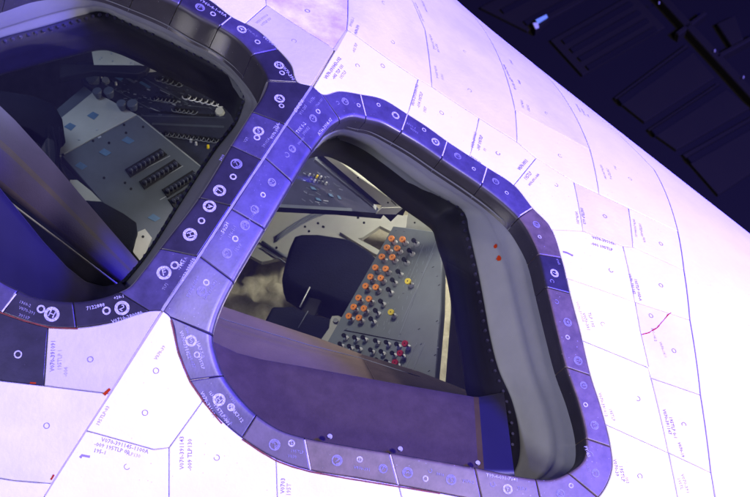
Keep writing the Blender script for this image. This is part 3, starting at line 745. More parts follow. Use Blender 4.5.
# seam filler: pale line on some seams, red sealant under the lower edges
def seam_filler(pts_list, mt, nm, lab, wd=0.0042, off=0.0002):
    for pts in pts_list:
        mb = MB(); put_line(mb, pts, wd, 0, off=off, jit=0.12); o = mb.build(nm, [mt], nose)
        if lab: o['label'] = lab
seam_filler([[(312, 86), (286, 124.6), (264.4, 157.4), (231, 207.5), (199, 256.5), (162, 311)]], M['ridge'], 'gap_filler', 'pale filler strip along the ridge between both windows', 0.0060, 0.0004)
seam_filler([[(162, 313), (135, 354), (105, 401), (44, 496)]], M['ink_pf'], 'gap_filler', 'grey filler strip running down from where the windows meet', 0.0055, -0.0005)
seam_filler([[(360.5, 94.5), (366, 116)], [(407.4, 114.5), (402, 130)], [(447, 141.5), (442.3, 156)], [(487, 167.5), (482.3, 183)], [(532, 208), (520, 215.5)], [(398.3, 485), (390.2, 455)], [(310.5, 470), (304.8, 440)], [(2, 312), (16, 294)], [(231, 17), (221.5, 25)]], M['seam_w'], 'gap_filler', None, 0.0032, 0.0003)
seam_filler([[(242, 439.5), (262, 453), (277, 461.5), (292, 467), (310, 472), (345, 478.5), (398, 487), (440, 494)], [(-5, 311), (24, 321), (50, 328), (78, 329)], [(171, 320), (178.5, 353.5), (190, 382), (205, 404), (222, 424)]], M['red_seal'], 'sealant', None, 0.0034, 0.0012)
seam_filler([[(654, 170), (678, 232), (684, 270), (690, 320), (700.6, 395), (711, 473), (716, 500)]], M['ink_pf'], 'gap_filler', 'thin dark joint between the tiles and the smooth shoulder', 0.0019, 0.0014)

# ================================================================== CABIN
class Plane:
    """flat panel through three points of view rays at given distances"""
    def __init__(s, a, b, c):
        P = [Vector(((x-CX)/FP*Y, Y, -(y-CY)/FP*Y+CAMZ)) for (x, y, Y) in (a, b, c)]
        s.o = P[0]; s.n = (P[1]-P[0]).cross(P[2]-P[0]).normalized()
        if s.n.dot(Vector((0, 0, CAMZ))-s.o) < 0: s.n.negate()
    def pt(s, x, y, off=0.0):
        e = Vector((0, 0, CAMZ)); d = Vector(((x-CX)/FP, 1, -(y-CY)/FP))
        t = (s.o-e).dot(s.n)/d.dot(s.n); return e+d*t+s.n*off
    def slab(s, mb, poly, th, mi=0, off=0.0, bev=0.0):
        top = [s.pt(x, y, off) for x, y in poly]; c = sum(top, Vector())/len(top)
        # make winding face the viewer
        nn = Vector()
        for i in range(len(top)): nn += (top[i]-c).cross(top[(i+1) % len(top)]-c)
        if nn.dot(s.n) < 0: top = top[::-1]
        n = len(top)
        if bev:
            ins = []
            for i in range(n):
                a, b, d = top[i-1], top[i], top[(i+1) % n]
                e1 = (b-a).normalized(); e2 = (d-b).normalized(); m = (s.n.cross(e1)+s.n.cross(e2)).normalized()
                ins.append(b+m*bev)
            out = [p-s.n*bev for p in top]; bot = [p-s.n*th for p in top]
            mb.add(ins+out+bot, [list(range(n))]+[[n+i, n+(i+1) % n, (i+1) % n, i] for i in range(n)]+[[2*n+i, 2*n+(i+1) % n, n+(i+1) % n, n+i] for i in range(n)]+[list(range(3*n-1, 2*n-1, -1))], mi)
        else:
            bot = [p-s.n*th for p in top]
            mb.add(top+bot, [list(range(n))]+[[n+i, n+(i+1) % n, (i+1) % n, i] for i in range(n)]+[list(range(2*n-1, n-1, -1))], mi)
    def line(s, mb, a, b, wd, mi, off=0.0008):
        p, q = s.pt(*a, off), s.pt(*b, off); d = s.n.cross((q-p).normalized())*wd/2
        mb.add([p-d, q-d, q+d, p+d], [[0, 1, 2, 3]], mi)

# floor and walls of the cabin
def simple(name, plane, poly, th, mats, **kw):
    mb = MB(); plane.slab(mb, poly, th, **kw); return mb.build(name, mats)
fl = Plane((250, 320, 5.5), (400, 200, 6.0), (250, 200, 6.0))
mb = MB()
gx, gy = 44, 34
for j in range(gy+1):
    for i in range(gx+1):
        x = 190+280*i/gx; y = 180+230*j/gy
        z = 0.012*math.sin(x*0.21+y*0.13)+0.010*math.sin(x*0.11-y*0.27)+random.uniform(-.013, .013) if y > 250 else 0
        mb.v.append(fl.pt(x, y, z))
for j in range(gy):
    for i in range(gx):
        a = j*(gx+1)+i; mb.f.append([a, a+gx+1, a+gx+2, a+1]); mb.m.append(0); mb.sm.append(True)
tag(mb.build('cabin_floor', M['crumple']), kind='structure')
bk = Plane((0, 0, 6.3), (750, 0, 6.3), (0, 497, 6.3))
tag(simple('cabin_wall', bk, [(-160, 20), (430, 20), (430, 420), (-160, 420)], 0.04, [M['panel_d']]), kind='structure')

# beige bulkhead plate behind the seat
bp = Plane((290, 200, 5.72), (390, 200, 5.72), (290, 262, 5.58))
mb = MB(); bp.slab(mb, [(262, 214), (300, 205), (352, 207), (410, 216), (414, 232), (392, 232), (380, 226), (362, 238), (330, 240), (296, 255), (262, 262), (240, 250)], 0.02)
bp.slab(mb, [(340, 234), (350, 236), (398, 262), (396, 268), (372, 254)], 0.02, off=0.012)
for (x, y) in ((305, 227), (318, 223.5), (323, 227), (309, 231.5), (276.5, 248), (323.5, 227.2), (364, 223), (358, 218)): add_frustum(mb, bp.pt(x, y, 0.0), bp.n, 0.0045, 0.004, 0.003, 10, 1)
for k in range(3):
    pts = [bp.pt(276+60*t, (238-30*math.sin(t*1.45))+k*2.2, 0.006) for t in [i/10 for i in range(11)]]; add_tube(mb, pts, 0.0035, 6, 2)
add_tube(mb, [bp.pt(262, 243, 0.006), bp.pt(292, 262, 0.006)], 0.006, 6, 2); add_tube(mb, [bp.pt(262, 248, 0.006), bp.pt(290, 267, 0.006)], 0.003, 6, 2)
tag(mb.build('bulkhead_plate', [M['beige'], M['black'], M['knobgrey']]), 'beige metal plate with screws and curved rails behind the navy seat', 'bulkhead')

# crew seat
def pillow(mb, plane, poly, th, mi=0, k=6):
    """stuffed cushion: outline rounded towards front and back"""
    c = (sum(p[0] for p in poly)/len(poly), sum(p[1] for p in poly)/len(poly)); pd = densify(poly, 7); n = len(pd)
    if sarea(pd) > 0: pd = pd[::-1]
    rings = []
    for q in range(k+1):
        a = math.pi/2*q/k; sh = 1-0.16*(1-math.cos(a))*1.0; z = -th/2*(1-math.sin(a))
        rings.append([plane.pt(c[0]+(x-c[0])*sh, c[1]+(y-c[1])*sh, z) for x, y in pd])
    rings.insert(0, [plane.pt(x, y, -th) for x, y in pd])
    vs = [v for r in rings for v in r]; fs = []
    for i in range(len(rings)-1):
        for j in range(n): fs.append([i*n+j, i*n+(j+1) % n, (i+1)*n+(j+1) % n, (i+1)*n+j])
    mb.add(vs, fs, mi, True)
    t = [(c[0]+(x-c[0])*0.84, c[1]+(y-c[1])*0.84) for x, y in pd]
    b = len(mb.v)-n; mb.f.append(list(range(b, b+n))); mb.m.append(mi); mb.sm.append(True)
seat = empty('crew_seat', (-0.15, 5.1, 2.2), 'navy fabric crew seat seen from behind beside the switch panel', 'seat')
sp = Plane((290, 240, 5.36), (380, 250, 5.33), (300, 300, 5.22))
mb = MB(); pillow(mb, sp, [(293, 233), (300, 231), (317, 231), (344, 235), (352, 237), (372, 249), (384, 262), (378, 282), (366, 304), (350, 308), (317, 295), (300, 291), (284, 281), (281, 272), (283, 262), (288, 244)], 0.12)
mb.build('backrest', M['seat'], seat)
mb = MB(); sp.slab(mb, [(309, 291), (322, 294), (312, 316), (297, 312)], 0.03, off=-0.03, bev=0.003); mb.build('post', M['black'], seat)
mb = MB(); add_tube(mb, [sp.pt(310, 289, 0.01), sp.pt(300, 309, 0.01)], 0.0022, 6); mb.build('seat_rail', M['steel'], seat)
sp2 = Plane((270, 310, 5.15), (350, 320, 5.15), (280, 350, 5.05))
mb = MB(); pillow(mb, sp2, [(271, 305), (293, 305), (311, 313), (334, 318), (340, 322), (326, 352), (290, 348), (258, 330), (264, 318)], 0.09); mb.build('seat_cushion', M['seat'], seat)
mb = MB(); add_tube(mb, [sp2.pt(308, 312, 0.004), sp2.pt(298, 329, 0.004)], 0.0015, 6); mb.build('piping', M['knobgrey'], seat)
sp3 = Plane((330, 320, 5.04), (340, 320, 5.04), (330, 345, 5.0))
mb = MB(); sp3.slab(mb, [(332, 316), (338, 315.5), (343, 318), (342, 323), (338, 327), (330, 346), (318, 344), (329, 328), (330, 320)], 0.012, bev=0.002)
add_frustum(mb, sp3.pt(335.5, 321.5), sp3.n, 0.0085, 0.0075, 0.008, 12, 1); mb.build('bracket', [M['beige'], M['knobgrey']], seat)
mb = MB(); sp3.slab(mb, [(385, 222), (389, 219), (406, 236), (402, 244), (394, 247), (370, 236), (366, 228)], 0.02, off=-0.40); sp3.line(mb, (373, 233), (398, 250), 0.01, 1, off=-0.39)
tag(mb.build('cable_duct', [M['seat'], M['sill']]), 'dark blue duct between the beige plate and the switch panel', 'duct')

# circuit breaker panel
bpn = empty('switch_panel', (0.1, 4.9, 2.3), 'grey side panel with orange, black, yellow and red switches', 'control panel')
sw = Plane((394, 227, 5.10), (440, 233, 5.0), (330, 345, 4.93))
mb = MB(); sw.slab(mb, [(393, 226), (402, 227), (437, 232), (441, 250), (442, 268), (441, 312), (434, 392), (310, 372)], 0.03, bev=0.003)
for a, b in (((436, 241), (399, 337)), ((344, 330), (402, 341)), ((424, 245), (409, 281)), ((433, 253), (402, 322)), ((425, 343), (408, 381)), ((417, 343), (402, 376))): sw.line(mb, a, b, 0.0016, 1)
sw.line(mb, (344, 330.5), (402, 341.5), 0.004, 2)
for (x, y) in ((396, 230), (404, 231), (422, 272), (437, 276), (438, 323), (400, 334), (346, 329), (421, 344), (438, 348), (391, 276), (403, 293)): add_frustum(mb, sw.pt(x, y, 0.0), sw.n, 0.0035, 0.003, 0.0015, 8, 3)
random.seed(3)
for k in range(70):
    t = random.random(); u = random.random(); x = 405+30*t-42*u; y = 240+8*t+85*u
    sw.line(mb, (x, y), (x+random.uniform(-1.2, -.6), y+random.uniform(2, 4)), 0.0012, 1, off=0.0006)
for (x, y) in ((432, 268), (438, 286), (436, 322), (418, 330), (434, 356), (428, 372)): sw.line(mb, (x, y), (x+2.2, y-1.2), 0.003, 2)
mb.build('panel_plate', [M['panel'], M['ink_g'], M['black'], M['knobgrey']], bpn)
def switch(nm, x, y, capm, r=0.0105, hh=0.020):
    mb = MB(); p = sw.pt(x+2.6, y+2.4); n = sw.n
    tilt = (sw.pt(x, y, 0.0)-p); L = tilt.length; ax = (n*0.9 + tilt.normalized()*0.5).normalized()
    add_frustum(mb, p, n, 0.0092, 0.0080, 0.0050, 12, 0); add_frustum(mb, p+n*0.0045, n, 0.0042, 0.0034, 0.003, 10, 0)
    add_frustum(mb, p+n*0.005, ax, 0.0026, 0.0030, hh*0.6, 8, 1)
    q = p+n*0.005+ax*hh*0.55; ax = (n*0.35 + (Vector((0, 0, CAMZ))-p).normalized()*0.8 + Vector((-0.25, 0, 0.15))).normalized(); add_frustum(mb, q, ax, r*0.72, r, hh*0.25, 14, 2); add_frustum(mb, q+ax*hh*0.25, ax, r, r*0.9, hh*0.28, 14, 2)
    add_frustum(mb, q+ax*hh*0.53, ax, 0.0022, 0.0018, 0.0006, 8, 1)
    o = mb.build(nm, [M['steel'], M['black'], capm], bpn)
    o['label'] = {'orange_cap': 'orange capped switch', 'yellow_cap': 'yellow capped switch', 'red_cap': 'red capped switch', 'black_plastic': 'black capped switch'}[capm.name]
def S320(x, y): return (320+x/6.217, 220+y/6.217)
def S290(x, y): return (320+x/6.217, 290+y/6.217)
OR = [(450,127),(518,132),(421,183),(485,187),(390,240),(455,243),(350,307),(414,315),(320,365),(384,372),(290,422),(353,429)]
OR2 = [(246,60),(311,67),(216,117),(280,126),(186,174),(249,184)]
BK = [(588,138),(560,200),(528,256),(490,330),(455,383),(430,443)]
BK2 = [(382,80),(350,138),(322,190)]
for q in OR: switch('switch', *S320(*q), M['orange'])
for q in OR2: switch('switch', *S290(*q), M['orange'])
for q in BK: switch('switch', *S320(*q), M['black'], 0.0078)
for q in BK2: switch('switch', *S290(*q), M['black'], 0.0078)
switch('switch', *S320(553, 393), M['yellow']); switch('switch', *S290(448, 150), M['yellow'])
for q in ((535, 345), (505, 405), (474, 462)): switch('switch', *S290(*q), M['red'])
for q in ((150,288),(215,300),(268,300),(345,320),(412,330),(477,342),(125,340),(182,355),(235,360),(315,378),(380,388),(450,398),(350,440),(412,450)):
    switch('switch', *S290(*q), M['black'], 0.0074, 0.015)

# pale wall trim right of the panel and above it
tr = Plane((430, 210, 5.07), (460, 330, 4.98), (400, 210, 5.13))
mb = MB(); tr.slab(mb, [(401, 228), (404, 206), (410, 200), (440, 215), (470, 262), (475, 380), (476, 405), (440, 392), (446, 312), (446, 262), (438, 233)], 0.02, off=-0.03)
for (x, y) in ((457, 352), (458.5, 366), (460, 378), (455.5, 340), (410, 222)): add_frustum(mb, tr.pt(x, y, -0.03), tr.n, 0.003, 0.003, 0.002, 8, 1)
tag(mb.build('side_wall_trim', [M['beige'], M['black']]), 'pale beige wall trim bordering the switch panel', 'wall trim')

# slanting post, white with grey groove
po = Plane((322, 150, 4.75), (405, 206, 4.85), (312, 160, 4.78)); pst = empty('window_post', (-0.05, 4.8, 2.6), 'slanting white post with a dark groove at the top of the right window', 'post')
mb = MB(); po.slab(mb, [(322, 147), (330, 153), (358, 176), (404, 208), (396, 214), (384, 208), (318, 152)], 0.03, bev=0.002)
po.slab(mb, [(404, 207), (396, 214), (376, 213.5), (382, 207.5)], 0.012, off=0.003)
for (x, y) in ((358, 177.5), (327.5, 152), (388, 202.5)): add_frustum(mb, po.pt(x, y, 0.0), po.n, 0.003, 0.003, 0.002, 8, 1)
for k in range(4): po.line(mb, (391+k*1.3, 200+k*1.2), (392.2+k*1.3, 202+k*1.2), 0.003, 1)
mb.build('post_body', [M['post'], M['black']], pst)
mb = MB(); po.slab(mb, [(318, 153), (384, 207.5), (374, 206.5), (316, 158)], 0.02, off=-0.010); mb.build('groove', [M['black']], pst)
mb = MB(); po.slab(mb, [(315, 159), (372, 205.5), (376, 210), (372, 207.5), (314, 161.5)], 0.02, off=0.002); mb.build('edge_trim', [M['knobgrey']], pst)
mb = MB(); po.slab(mb, [(406, 205), (409, 206), (402, 220), (397, 219), (390, 226), (380, 217), (380, 214), (398, 215)], 0.02, off=-0.02); mb.build('clip', [M['black']], pst)

# dark instrument panel behind the post, seen through the right window
ip = Plane((300, 160, 5.2), (370, 205, 5.2), (300, 205, 5.1)); ipn = empty('instrument_panel', (-0.2, 5.2, 2.6), 'dark instrument panel behind the slanting white post', 'control panel')
mb = MB(); ip.slab(mb, [(270, 150), (316, 150), (384, 214), (340, 210), (262, 206), (250, 190)], 0.03)
for a, b in (((264, 205), (352, 210)),): ip.line(mb, a, b, 0.012, 1)
random.seed(11)
for k in range(34):
    x = random.uniform(300, 345); y = random.uniform(170, 203)
    ip.line(mb, (x, y), (x+random.uniform(2, 5), y+random.uniform(.5, 3)), random.choice([.0015, .003]), random.choice([1, 1, 2]))
for (x, y, wd) in ((328, 194, 3.5), (337, 196, 2.5), (310, 187, 4), (315, 198, 4)): ip.slab(mb, [(x, y), (x+wd, y+1), (x+wd*1.6, y+4), (x+wd*.4, y+3)], 0.004, 3, off=0.004)
mb.build('panel_plate', [M['panel_d'], M['panel_m'], M['ink_g'], M['blue']], ipn)
for k in range(10):
    x = 309+(k % 5)*3.8+(k//5)*1.5; y = 176+(k % 5)*0.8+(k//5)*5.2
    mb = MB(); add_frustum(mb, ip.pt(x, y), ip.n, 0.004, 0.003, 0.012, 8, 0); mb.build('knob', [M['yellow'] if k == 2 else M['steel'] if k % 3 == 0 else M['knobgrey']], ipn)

# glareshields
def board(name, up, lo, Yu, Yl, bulge, mats, label, th=0.02, split=None, K=30, m=10):
    mb = MB()
    def at(pl, t):
        L = [0]
        for i in range(1, len(pl)): L.append(L[-1]+math.hypot(pl[i][0]-pl[i-1][0], pl[i][1]-pl[i-1][1]))
        t *= L[-1]; i = min(max(j for j in range(len(L)) if L[j] <= t+1e-9), len(pl)-2)
        return lerp(pl[i], pl[i+1], (t-L[i])/(L[i+1]-L[i]))
    for i in range(K+1):
        a = at(up, i/K); b = at(lo, i/K)
        for j in range(m+1):
            t = j/m; p = lerp(a, b, t); Y = Yu+(Yl-Yu)*t - bulge*math.sin(math.pi*min(1, t*1.0))
            mb.v.append(Vector(((p[0]-CX)/FP*Y, Y, -(p[1]-CY)/FP*Y+CAMZ)))
        mb.v.append(mb.v[-1]+VY*th); mb.v.append(mb.v[-m-2]+VY*th)
    mm = m+3
    for i in range(K):
        for j in range(mm):
            j2 = (j+1) % mm; mi = split(i/K, j/m) if (split and j < m) else 0
            mb.f.append([i*mm+j, i*mm+j2, (i+1)*mm+j2, (i+1)*mm+j]); mb.m.append(mi); mb.sm.append(j < m)
    for i in (0, K): f = [i*mm+j for j in range(mm)]; mb.f.append(f if i == 0 else f[::-1]); mb.m.append(0); mb.sm.append(False)
    return tag(mb.build(name, mats), label, 'glareshield')
board('glareshield', [(160, 284), (224, 307.5), (315, 337.5), (362, 355)], [(150, 332), (235, 362), (308, 378), (382, 394)], 4.62, 4.42, 0.035,
      [M['shield']], 'mauve fabric glareshield along the bottom of the right window')
board('glareshield', [(358.5, 353.8), (420, 372.5), (482, 397)], [(380, 394), (420, 402), (482, 412)], 4.625, 4.44, 0.01,
      [M['sill']], 'violet end section of the glareshield under the red switches')
mb = MB(); pl_ = Plane((224, 318, 4.50), (310, 345, 4.50), (224, 330, 4.42))
add_tube(mb, [Vector(((x-CX)/FP*Y, Y, -(y-CY)/FP*Y+CAMZ)) for (x, y, Y) in ((205, 312, 4.50), (225, 320, 4.50), (310, 345.5, 4.50), (360, 358, 4.52), (420, 377, 4.52))], 0.0012, 6)
tag(mb.build('crease_highlight', M['knobgrey']), 'thin pale line drawing the light crease of the right glareshield', 'trim')  # tube added as the light line where top and front faces meet
board('glareshield', [(-60, 45), (0, 107), (12, 118), (52, 162), (84, 200), (152, 279)], [(-60, 145), (0, 188), (30, 212), (70, 244), (113, 278), (150, 306)], 4.72, 4.52, 0.06,
      [M['shield_l'], M['shield_b']], 'curved violet and brown glareshield crossing the left window', split=lambda u, t: 1 if (0.30 < t < 0.48 or t > 0.80) else 0)
mb = MB(); add_tube(mb, [Vector(((x-CX)/FP*Y, Y, -(y-CY)/FP*Y+CAMZ)) for (x, y, Y) in ((-20, 178, 4.47), (17, 208, 4.47), (109.5, 278.5, 4.47), (125, 290, 4.47))], 0.0030, 6)
tag(mb.build('trim_strip', M['beige']), 'thin white strip under the glareshield of the left window', 'trim')

# left window: centre console
cn = empty('center_console', (-0.8, 5.2, 2.5), 'console of pale and dark grey plates with blue patches and breaker rows', 'console')
cp = Plane((94, 92, 5.2), (137, 115, 5.15), (62, 154, 5.0))
mb = MB(); cp.slab(mb, [(94, 91), (137, 114.5), (62, 155), (40, 170), (58, 120)], 0.03, bev=0.002)
for (x, y) in ((93, 116), (70, 127)): cp.slab(mb, [(x-6, y), (x, y-4), (x+6, y-1), (x+1, y+4)], 0.001, 1, off=0.0015)
for (x, y) in ((97, 130), (79, 140), (116, 119)): add_frustum(mb, cp.pt(x, y), cp.n, 0.004, 0.003, 0.003, 8, 2)
mb.build('pale_plate', [M['panel_l'], M['blue'], M['ink_g']], cn)
mb = MB(); cp.slab(mb, [(93, 90.5), (57, 119), (38, 134), (58, 106), (84, 84)], 0.03, off=-0.01); mb.build('corner_plate', [M['panel_m']], cn)
cq = Plane((137, 115, 5.15), (62, 154, 5.0), (150, 240, 4.95))
mb = MB(); cq.slab(mb, [(137.5, 115.2), (215, 178), (240, 215), (150, 262), (128, 232), (92, 190), (62, 156)], 0.03, bev=0.002)
for (x, y) in ((128, 140.5), (105, 152.5), (81, 166), (154, 218)): cq.slab(mb, [(x-6.5, y), (x-1, y-4), (x+6.5, y+.5), (x+1, y+4)], 0.001, 1, off=0.0015)
for (x, y) in ((124, 125), (143, 127), (93, 141), (109, 143), (104, 178), (131, 189), (126, 133), (125, 183), (63, 155)): add_frustum(mb, cq.pt(x, y), cq.n, 0.0045, 0.004, 0.002, 8, 2)
cq.line(mb, (98, 138), (101, 136.5), 0.006, 3)
for a, b in (((131, 176), (170, 156)), ((147, 187), (183, 166)), ((137, 115.5), (215, 178.5)), ((160, 200), (195, 180))): cq.line(mb, a, b, 0.0022, 3)
mb.build('grey_plate', [M['panel_m'], M['blue'], M['black'], M['ink_g']], cn)
for (x0, y0, x1, y1) in ((128, 173, 163, 153), (142, 185, 177, 164), (165, 193, 195, 175), (171, 203, 200, 187)):
    mb = MB(); dx, dy = x1-x0, y1-y0
    cq.slab(mb, [(x0-3, y0-3), (x1-3, y1-4), (x1+4, y1+2.5), (x0+2.5, y0+5)], 0.006, 0, off=0.005)
    for k in range(8):
        t = (k+.5)/8; c = cq.pt(x0+dx*t, y0+dy*t+0.5, 0.004)
        add_frustum(mb, c, cq.n, 0.0090, 0.0075, 0.013, 10, 1)
        a = cq.n.orthogonal().normalized()
        pts = [c+cq.n*(0.004+0.014*math.sin(math.pi*q/6))+Vector((0.4, 0, -0.6))*(0.020*(q/6-0.3)) for q in range(7)]
        add_tube(mb, pts, 0.0011, 5, 2)
    mb.build('breaker_row', [M['black'], M['panel_d'], M['knobgrey']], cn)
cq2 = Plane((95, 82, 5.2), (137, 115, 5.1), (60, 82, 5.3))
for (x, y, r) in ((99, 97, .016), (110.5, 96.5, .017), (123, 109, .016), (134, 109, .018)):
    mb = MB(); ax = Vector((-0.1, -0.75, 0.65)).normalized(); c = cp.pt(x, y+2, 0.008)
    add_frustum(mb, c, ax, r*0.62, r, 0.026, 18, 0, cap=False); add_frustum(mb, c+ax*0.026, ax, r, r*0.9, 0.004, 18, 0)
    mb.build('knob', [M['panel_m'], M['panel_l']], cn)
# dark instrument wall above the console
dp = Plane((150, 80, 5.45), (240, 120, 5.35), (200, 160, 5.2)); dn = empty('overhead_instrument_panel', (-0.6, 5.35, 2.9), 'dark blue instrument wall with toggle rows in the left window', 'control panel')
mb = MB(); dp.slab(mb, [(76, 62), (150, 62), (250, 100), (250, 170), (215, 190), (137, 113), (84, 84)], 0.03)
for a, b, wd, mi in (((138, 75), (188, 104), .007, 1), ((100, 82), (150, 109), .004, 1), ((150, 108), (160, 112), .003, 2), ((141, 116), (225, 118), .004, 1), ((152, 124), (224, 127), .010, 1), ((140, 82), (150, 88), .012, 4), ((108, 72), (122, 80), .016, 4), ((120, 74), (135, 83), .010, 1), ((139, 116), (225, 186), .002, 2), ((150, 112), (215, 116), .012, 3), ((160, 90), (170, 95), .003, 2), ((188, 106), (238, 110), .004, 1)): dp.line(mb, a, b, wd, mi)
random.seed(5)
for k in range(260):
    x = random.uniform(104, 232); y = random.uniform(74, 116)
    if y < 66+(x-150)*0.42: continue
    dp.line(mb, (x, y), (x+random.uniform(1, 4), y+random.uniform(0, 1.6)), random.choice([.0012, .002, .003, .006]), random.choice([1, 1, 2, 3, 3]))
mb.build('panel_plate', [M['panel_d'], M['panel_m'], M['ink_g'], M['black'], M['blue']], dn)
def loops(x0, y0, x1, y1, k, h, mt, wire):
    mb = MB()
    for i in range(k):
        t = (i+.5)/k; c = dp.pt(x0+(x1-x0)*t, y0+(y1-y0)*t)
        add_frustum(mb, c, dp.n, 0.006, 0.005, h*0.7, 8, 0)
        pts = [c+Vector((math.cos(a)*0.014, -0.012-math.sin(a)*0.010, math.sin(a)*-0.012+0.004)) for a in [math.pi*q/8 for q in range(9)]]
        add_tube(mb, pts, wire, 5, 1)
    mb.build('toggle_row', [M['black'], mt], dn)
loops(157, 79, 182, 86, 5, .016, M['knobgrey'], .0014); loops(153, 99, 176, 102, 6, .016, M['knobgrey'], .0014); loops(174, 110, 196, 113, 5, .016, M['knobgrey'], .0014)
loops(184, 97, 224, 106, 7, .010, M['steel'], .0022); loops(163, 134, 222, 142, 12, .016, M['knobgrey'], .0014); loops(90, 78, 94, 84, 2, .016, M['knobgrey'], .0014)
for (x, y, wd, mt) in ((106, 82, .014, 'knobgrey'), (220, 113, .017, 'beige')):
    mb = MB(); add_frustum(mb, dp.pt(x, y), Vector((0, -1, .3)), wd, wd*.85, 0.02, 8, 0, smooth=False); mb.build('knob', [M[mt]], dn)
mb = MB(); add_frustum(mb, dp.pt(95, 81), Vector((-.2, -1, .4)), .020, .022, 0.03, 18, 0); mb.build('knob', [M['panel_m']], dn)
for k, (x, y, mt) in enumerate(((188.5, 86, 'steel'), (116, 85, 'steel'), (208, 148, 'yellow'), (196, 145, 'steel'), (191, 142, 'steel'), (180, 85, 'steel'), (101, 77.5, 'steel'))):
    mb = MB(); add_frustum(mb, dp.pt(x, y), dp.n, .0045, .004, .012, 8, 0); mb.build('knob', [M[mt]], dn)
# pale ceiling piece and the dark bar beneath it
cc = Plane((95, 50, 5.15), (150, 62, 5.15), (95, 68, 5.12)); mb = MB(); cc.slab(mb, [(90, 40), (160, 40), (162, 66), (143, 68), (94.5, 66.5)], 0.03)
for k in range(9): add_frustum(mb, cc.pt(random.uniform(98, 140), random.uniform(52, 64)), cc.n, .003, .003, .002, 6, 1)
cc.slab(mb, [(134, 57), (150, 60), (144, 68), (134, 66)], 0.03, off=0.02)
tag(mb.build('ceiling_liner', [M['beige'], M['ink_g']]), 'pale ceiling liner patch at the top of the left window', 'liner')
mb = MB(); cc.slab(mb, [(60, 66), (94, 66.5), (150, 67), (146, 73), (138, 76), (94, 73), (60, 80)], 0.03, off=0.012, bev=0.003)
tag(mb.build('ceiling_bar', [M['black']]), 'black bar under the pale ceiling patch', 'bar')
# dark seat and hoses on the left
hs = empty('crew_seat', (-1.1, 5.0, 2.6), 'dark crew seat outline at the left side of the left window', 'seat')
q1 = Plane((30, 100, 4.9), (64, 150, 4.9), (20, 150, 4.85))
mb = MB(); pillow(mb, q1, [(-40, 84), (10, 90), (34, 94), (56, 104), (64, 118), (67, 140), (60, 146), (45, 140), (30, 130), (-40, 110)], 0.06); mb.build('backrest', M['void'], hs)
mb = MB(); q1.slab(mb, [(50, 132), (56, 145), (62, 166), (74, 190), (60, 178), (40, 150)], 0.03, bev=.003); mb.build('post', M['black'], hs)
q2 = Plane((90, 200, 4.85), (135, 230, 4.85), (90, 230, 4.8)); hs2 = empty('crew_seat', (-0.8, 4.9, 2.55), 'dark blue seat cushion between the console and the left glareshield', 'seat')
mb = MB(); pillow(mb, q2, [(85, 198), (100, 199), (124, 212), (138, 222), (139, 232), (134, 246), (124, 250), (104, 230)], 0.06); mb.build('seat_cushion', M['seat'], hs2)
q3 = Plane((80, 190, 4.93), (140, 240, 4.9), (80, 210, 4.9)); mb = MB(); q3.slab(mb, [(70, 180), (77, 180), (91, 191), (102, 202), (90, 206), (72, 190)], 0.02); q3.slab(mb, [(138, 232), (145, 229), (152, 238), (141, 262), (133, 252)], 0.02)
for (x, y) in ((143, 237), (131, 228)): add_frustum(mb, q3.pt(x, y), q3.n, .004, .004, .003, 8, 1)
tag(mb.build('floor_rail', [M['beige'], M['black']]), 'pale beige rail under the grey console plate', 'rail')
mb = MB()
for k in range(5):
    pts = [q1.pt(50+k*3+4*math.sin(t*2+k), 130+k*2+46*t, 0.03+0.02*math.sin(3*t+k)) for t in [i/8 for i in range(9)]]; add_tube(mb, pts, .004, 6)
tag(mb.build('hose_bundle', [M['void']]), 'black hoses hanging beside the dark seat at left', 'hose')

# ================================================================== RED SPOTS on the reveal
from mathutils.bvhtree import BVHTree
BVR = BVHTree.FromPolygons([v.co.copy() for v in winR.data.vertices], [list(p.vertices) for p in winR.data.polygons])
mb = MB()
SPOTL = []
for (x, y, r) in ((495.5, 246.5, .0065), (499, 258.5, .0085)):
    o_ = Vector((0, 0, CAMZ))-nose.location; h_ = BVR.ray_cast(o_, Vector(((x-CX)/FP, 1, -(y-CY)/FP)).normalized())
    n = h_[1] if h_[1].dot(h_[0]-o_) < 0 else -h_[1]; c = h_[0]+nose.location+n*0.0012
    a = n.orthogonal().normalized(); b = n.cross(a)
    mb.add([c+(a*math.cos(t)+b*math.sin(t))*r*random.uniform(.75, 1.1) for t in [2*math.pi*i/12 for i in range(12)]], [list(range(12))], 0); SPOTL.append(mb); mb = MB()

# ================================================================== DARK HALL BEHIND
hp = Plane((500, 0, 13.0), (750, 0, 13.0), (500, 166, 12.0))
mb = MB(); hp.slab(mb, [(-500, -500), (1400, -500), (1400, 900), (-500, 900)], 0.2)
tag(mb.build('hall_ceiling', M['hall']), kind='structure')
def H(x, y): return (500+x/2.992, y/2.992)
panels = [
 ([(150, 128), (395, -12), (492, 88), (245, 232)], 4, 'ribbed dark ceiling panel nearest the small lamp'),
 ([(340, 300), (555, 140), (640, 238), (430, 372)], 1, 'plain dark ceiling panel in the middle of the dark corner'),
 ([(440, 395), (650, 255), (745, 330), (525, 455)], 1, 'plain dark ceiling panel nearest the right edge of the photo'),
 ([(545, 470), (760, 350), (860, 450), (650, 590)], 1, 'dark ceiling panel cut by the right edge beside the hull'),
 ([(-60, 30), (190, -100), (300, -20), (80, 100)], 2, 'dark ceiling panel at the top left of the dark corner')]
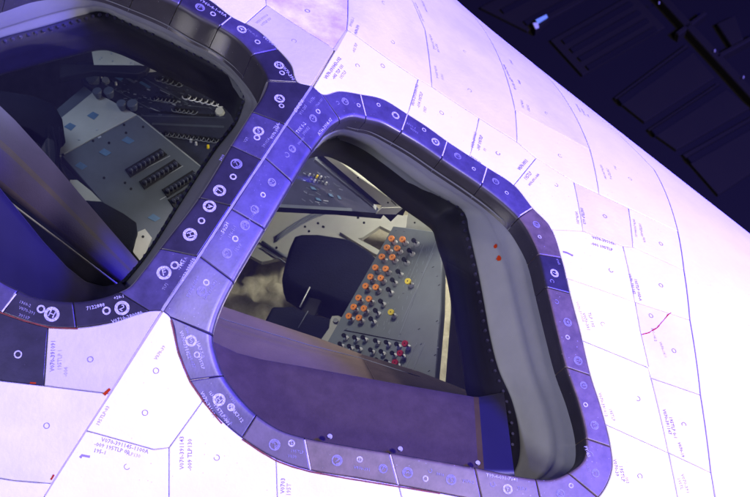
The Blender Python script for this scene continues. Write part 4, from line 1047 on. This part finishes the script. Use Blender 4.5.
for poly, ribs, lab in panels:
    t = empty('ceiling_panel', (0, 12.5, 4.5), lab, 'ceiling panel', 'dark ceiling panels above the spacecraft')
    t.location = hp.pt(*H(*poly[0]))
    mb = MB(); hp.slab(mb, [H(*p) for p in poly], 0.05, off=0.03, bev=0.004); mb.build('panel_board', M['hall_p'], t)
    if ribs > 1:
        for k in range(ribs):
            f = (k+0.6)/ribs; a = lerp(poly[0], poly[3], f); b = lerp(poly[1], poly[2], f)
            a = lerp(a, b, .08); b = lerp(a, b, .9)
            mb = MB(); hp.slab(mb, [H(*a), H(*b), H(b[0]+9, b[1]+10), H(a[0]+9, a[1]+10)], 0.03, off=0.05); mb.build('rib', M['hall'], t)
    else:
        a = lerp(poly[0], poly[3], .12); b = lerp(poly[1], poly[2], .12); mb = MB(); hp.slab(mb, [H(*a), H(*b), H(b[0]+12, b[1]+14), H(a[0]+12, a[1]+14)], 0.03, off=0.05); mb.build('rib', M['hall'], t)
for pts, lab in (([(400, -60), (430, -60), (790, 330), (770, 345)], 'long dark roof beam running to the lower right'), ([(520, 118), (605, 55), (615, 62), (530, 128)], 'short dark cross beam above the plain panels'), ([(640, 185), (760, 120), (766, 130), (646, 196)], 'short dark cross beam near the right edge')):
    mb = MB(); hp.slab(mb, [H(*p) for p in pts], 0.15, off=0.09, bev=0.01); tag(mb.build('roof_beam', M['hall_p']), lab, 'beam', 'roof beams of the dark hall')
mb = MB(); hp.slab(mb, [H(645, 85), H(700, 60), H(725, 130), H(690, 155)], 0.1, off=0.06, bev=.01); tag(mb.build('ceiling_fixture', M['hall_p']), 'grey tapered fixture near the upper right corner', 'fixture')
lp = empty('hall_lamp', hp.pt(*H(118, 88)), 'small cyan lit lamp above the hull at the top of the photo', 'lamp')
mb = MB(); hp.slab(mb, [H(92, 92), H(135, 62), H(145, 76), H(104, 112)], 0.06, off=0.08, bev=.006); mb.build('lamp_housing', M['hall_p'], lp)
mb = MB(); hp.slab(mb, [H(104, 82), H(136, 66), H(140, 74), H(112, 92)], 0.01, off=0.088); hp.slab(mb, [H(96, 92), H(110, 90), H(114, 104), H(104, 108)], 0.01, 1, off=0.088); mb.build('lamp_lens', [M['lampglow'], mat('lamp_white', (.6, .6, .7), emit=((.7, .65, .9), .25))], lp)
for (x, y) in ((470, 40), (635, 183), (720, 262)):
    mb = MB(); add_frustum(mb, hp.pt(*H(x, y), .11), hp.n, .006, .005, .02, 10); tag(mb.build('pin_light', M['pinpoint']), 'tiny violet point light in the dark hall ceiling', 'light', 'point lights in the hall ceiling')

for mb in SPOTL: mb.build('paint_spot', [M['ink_r']], winR)
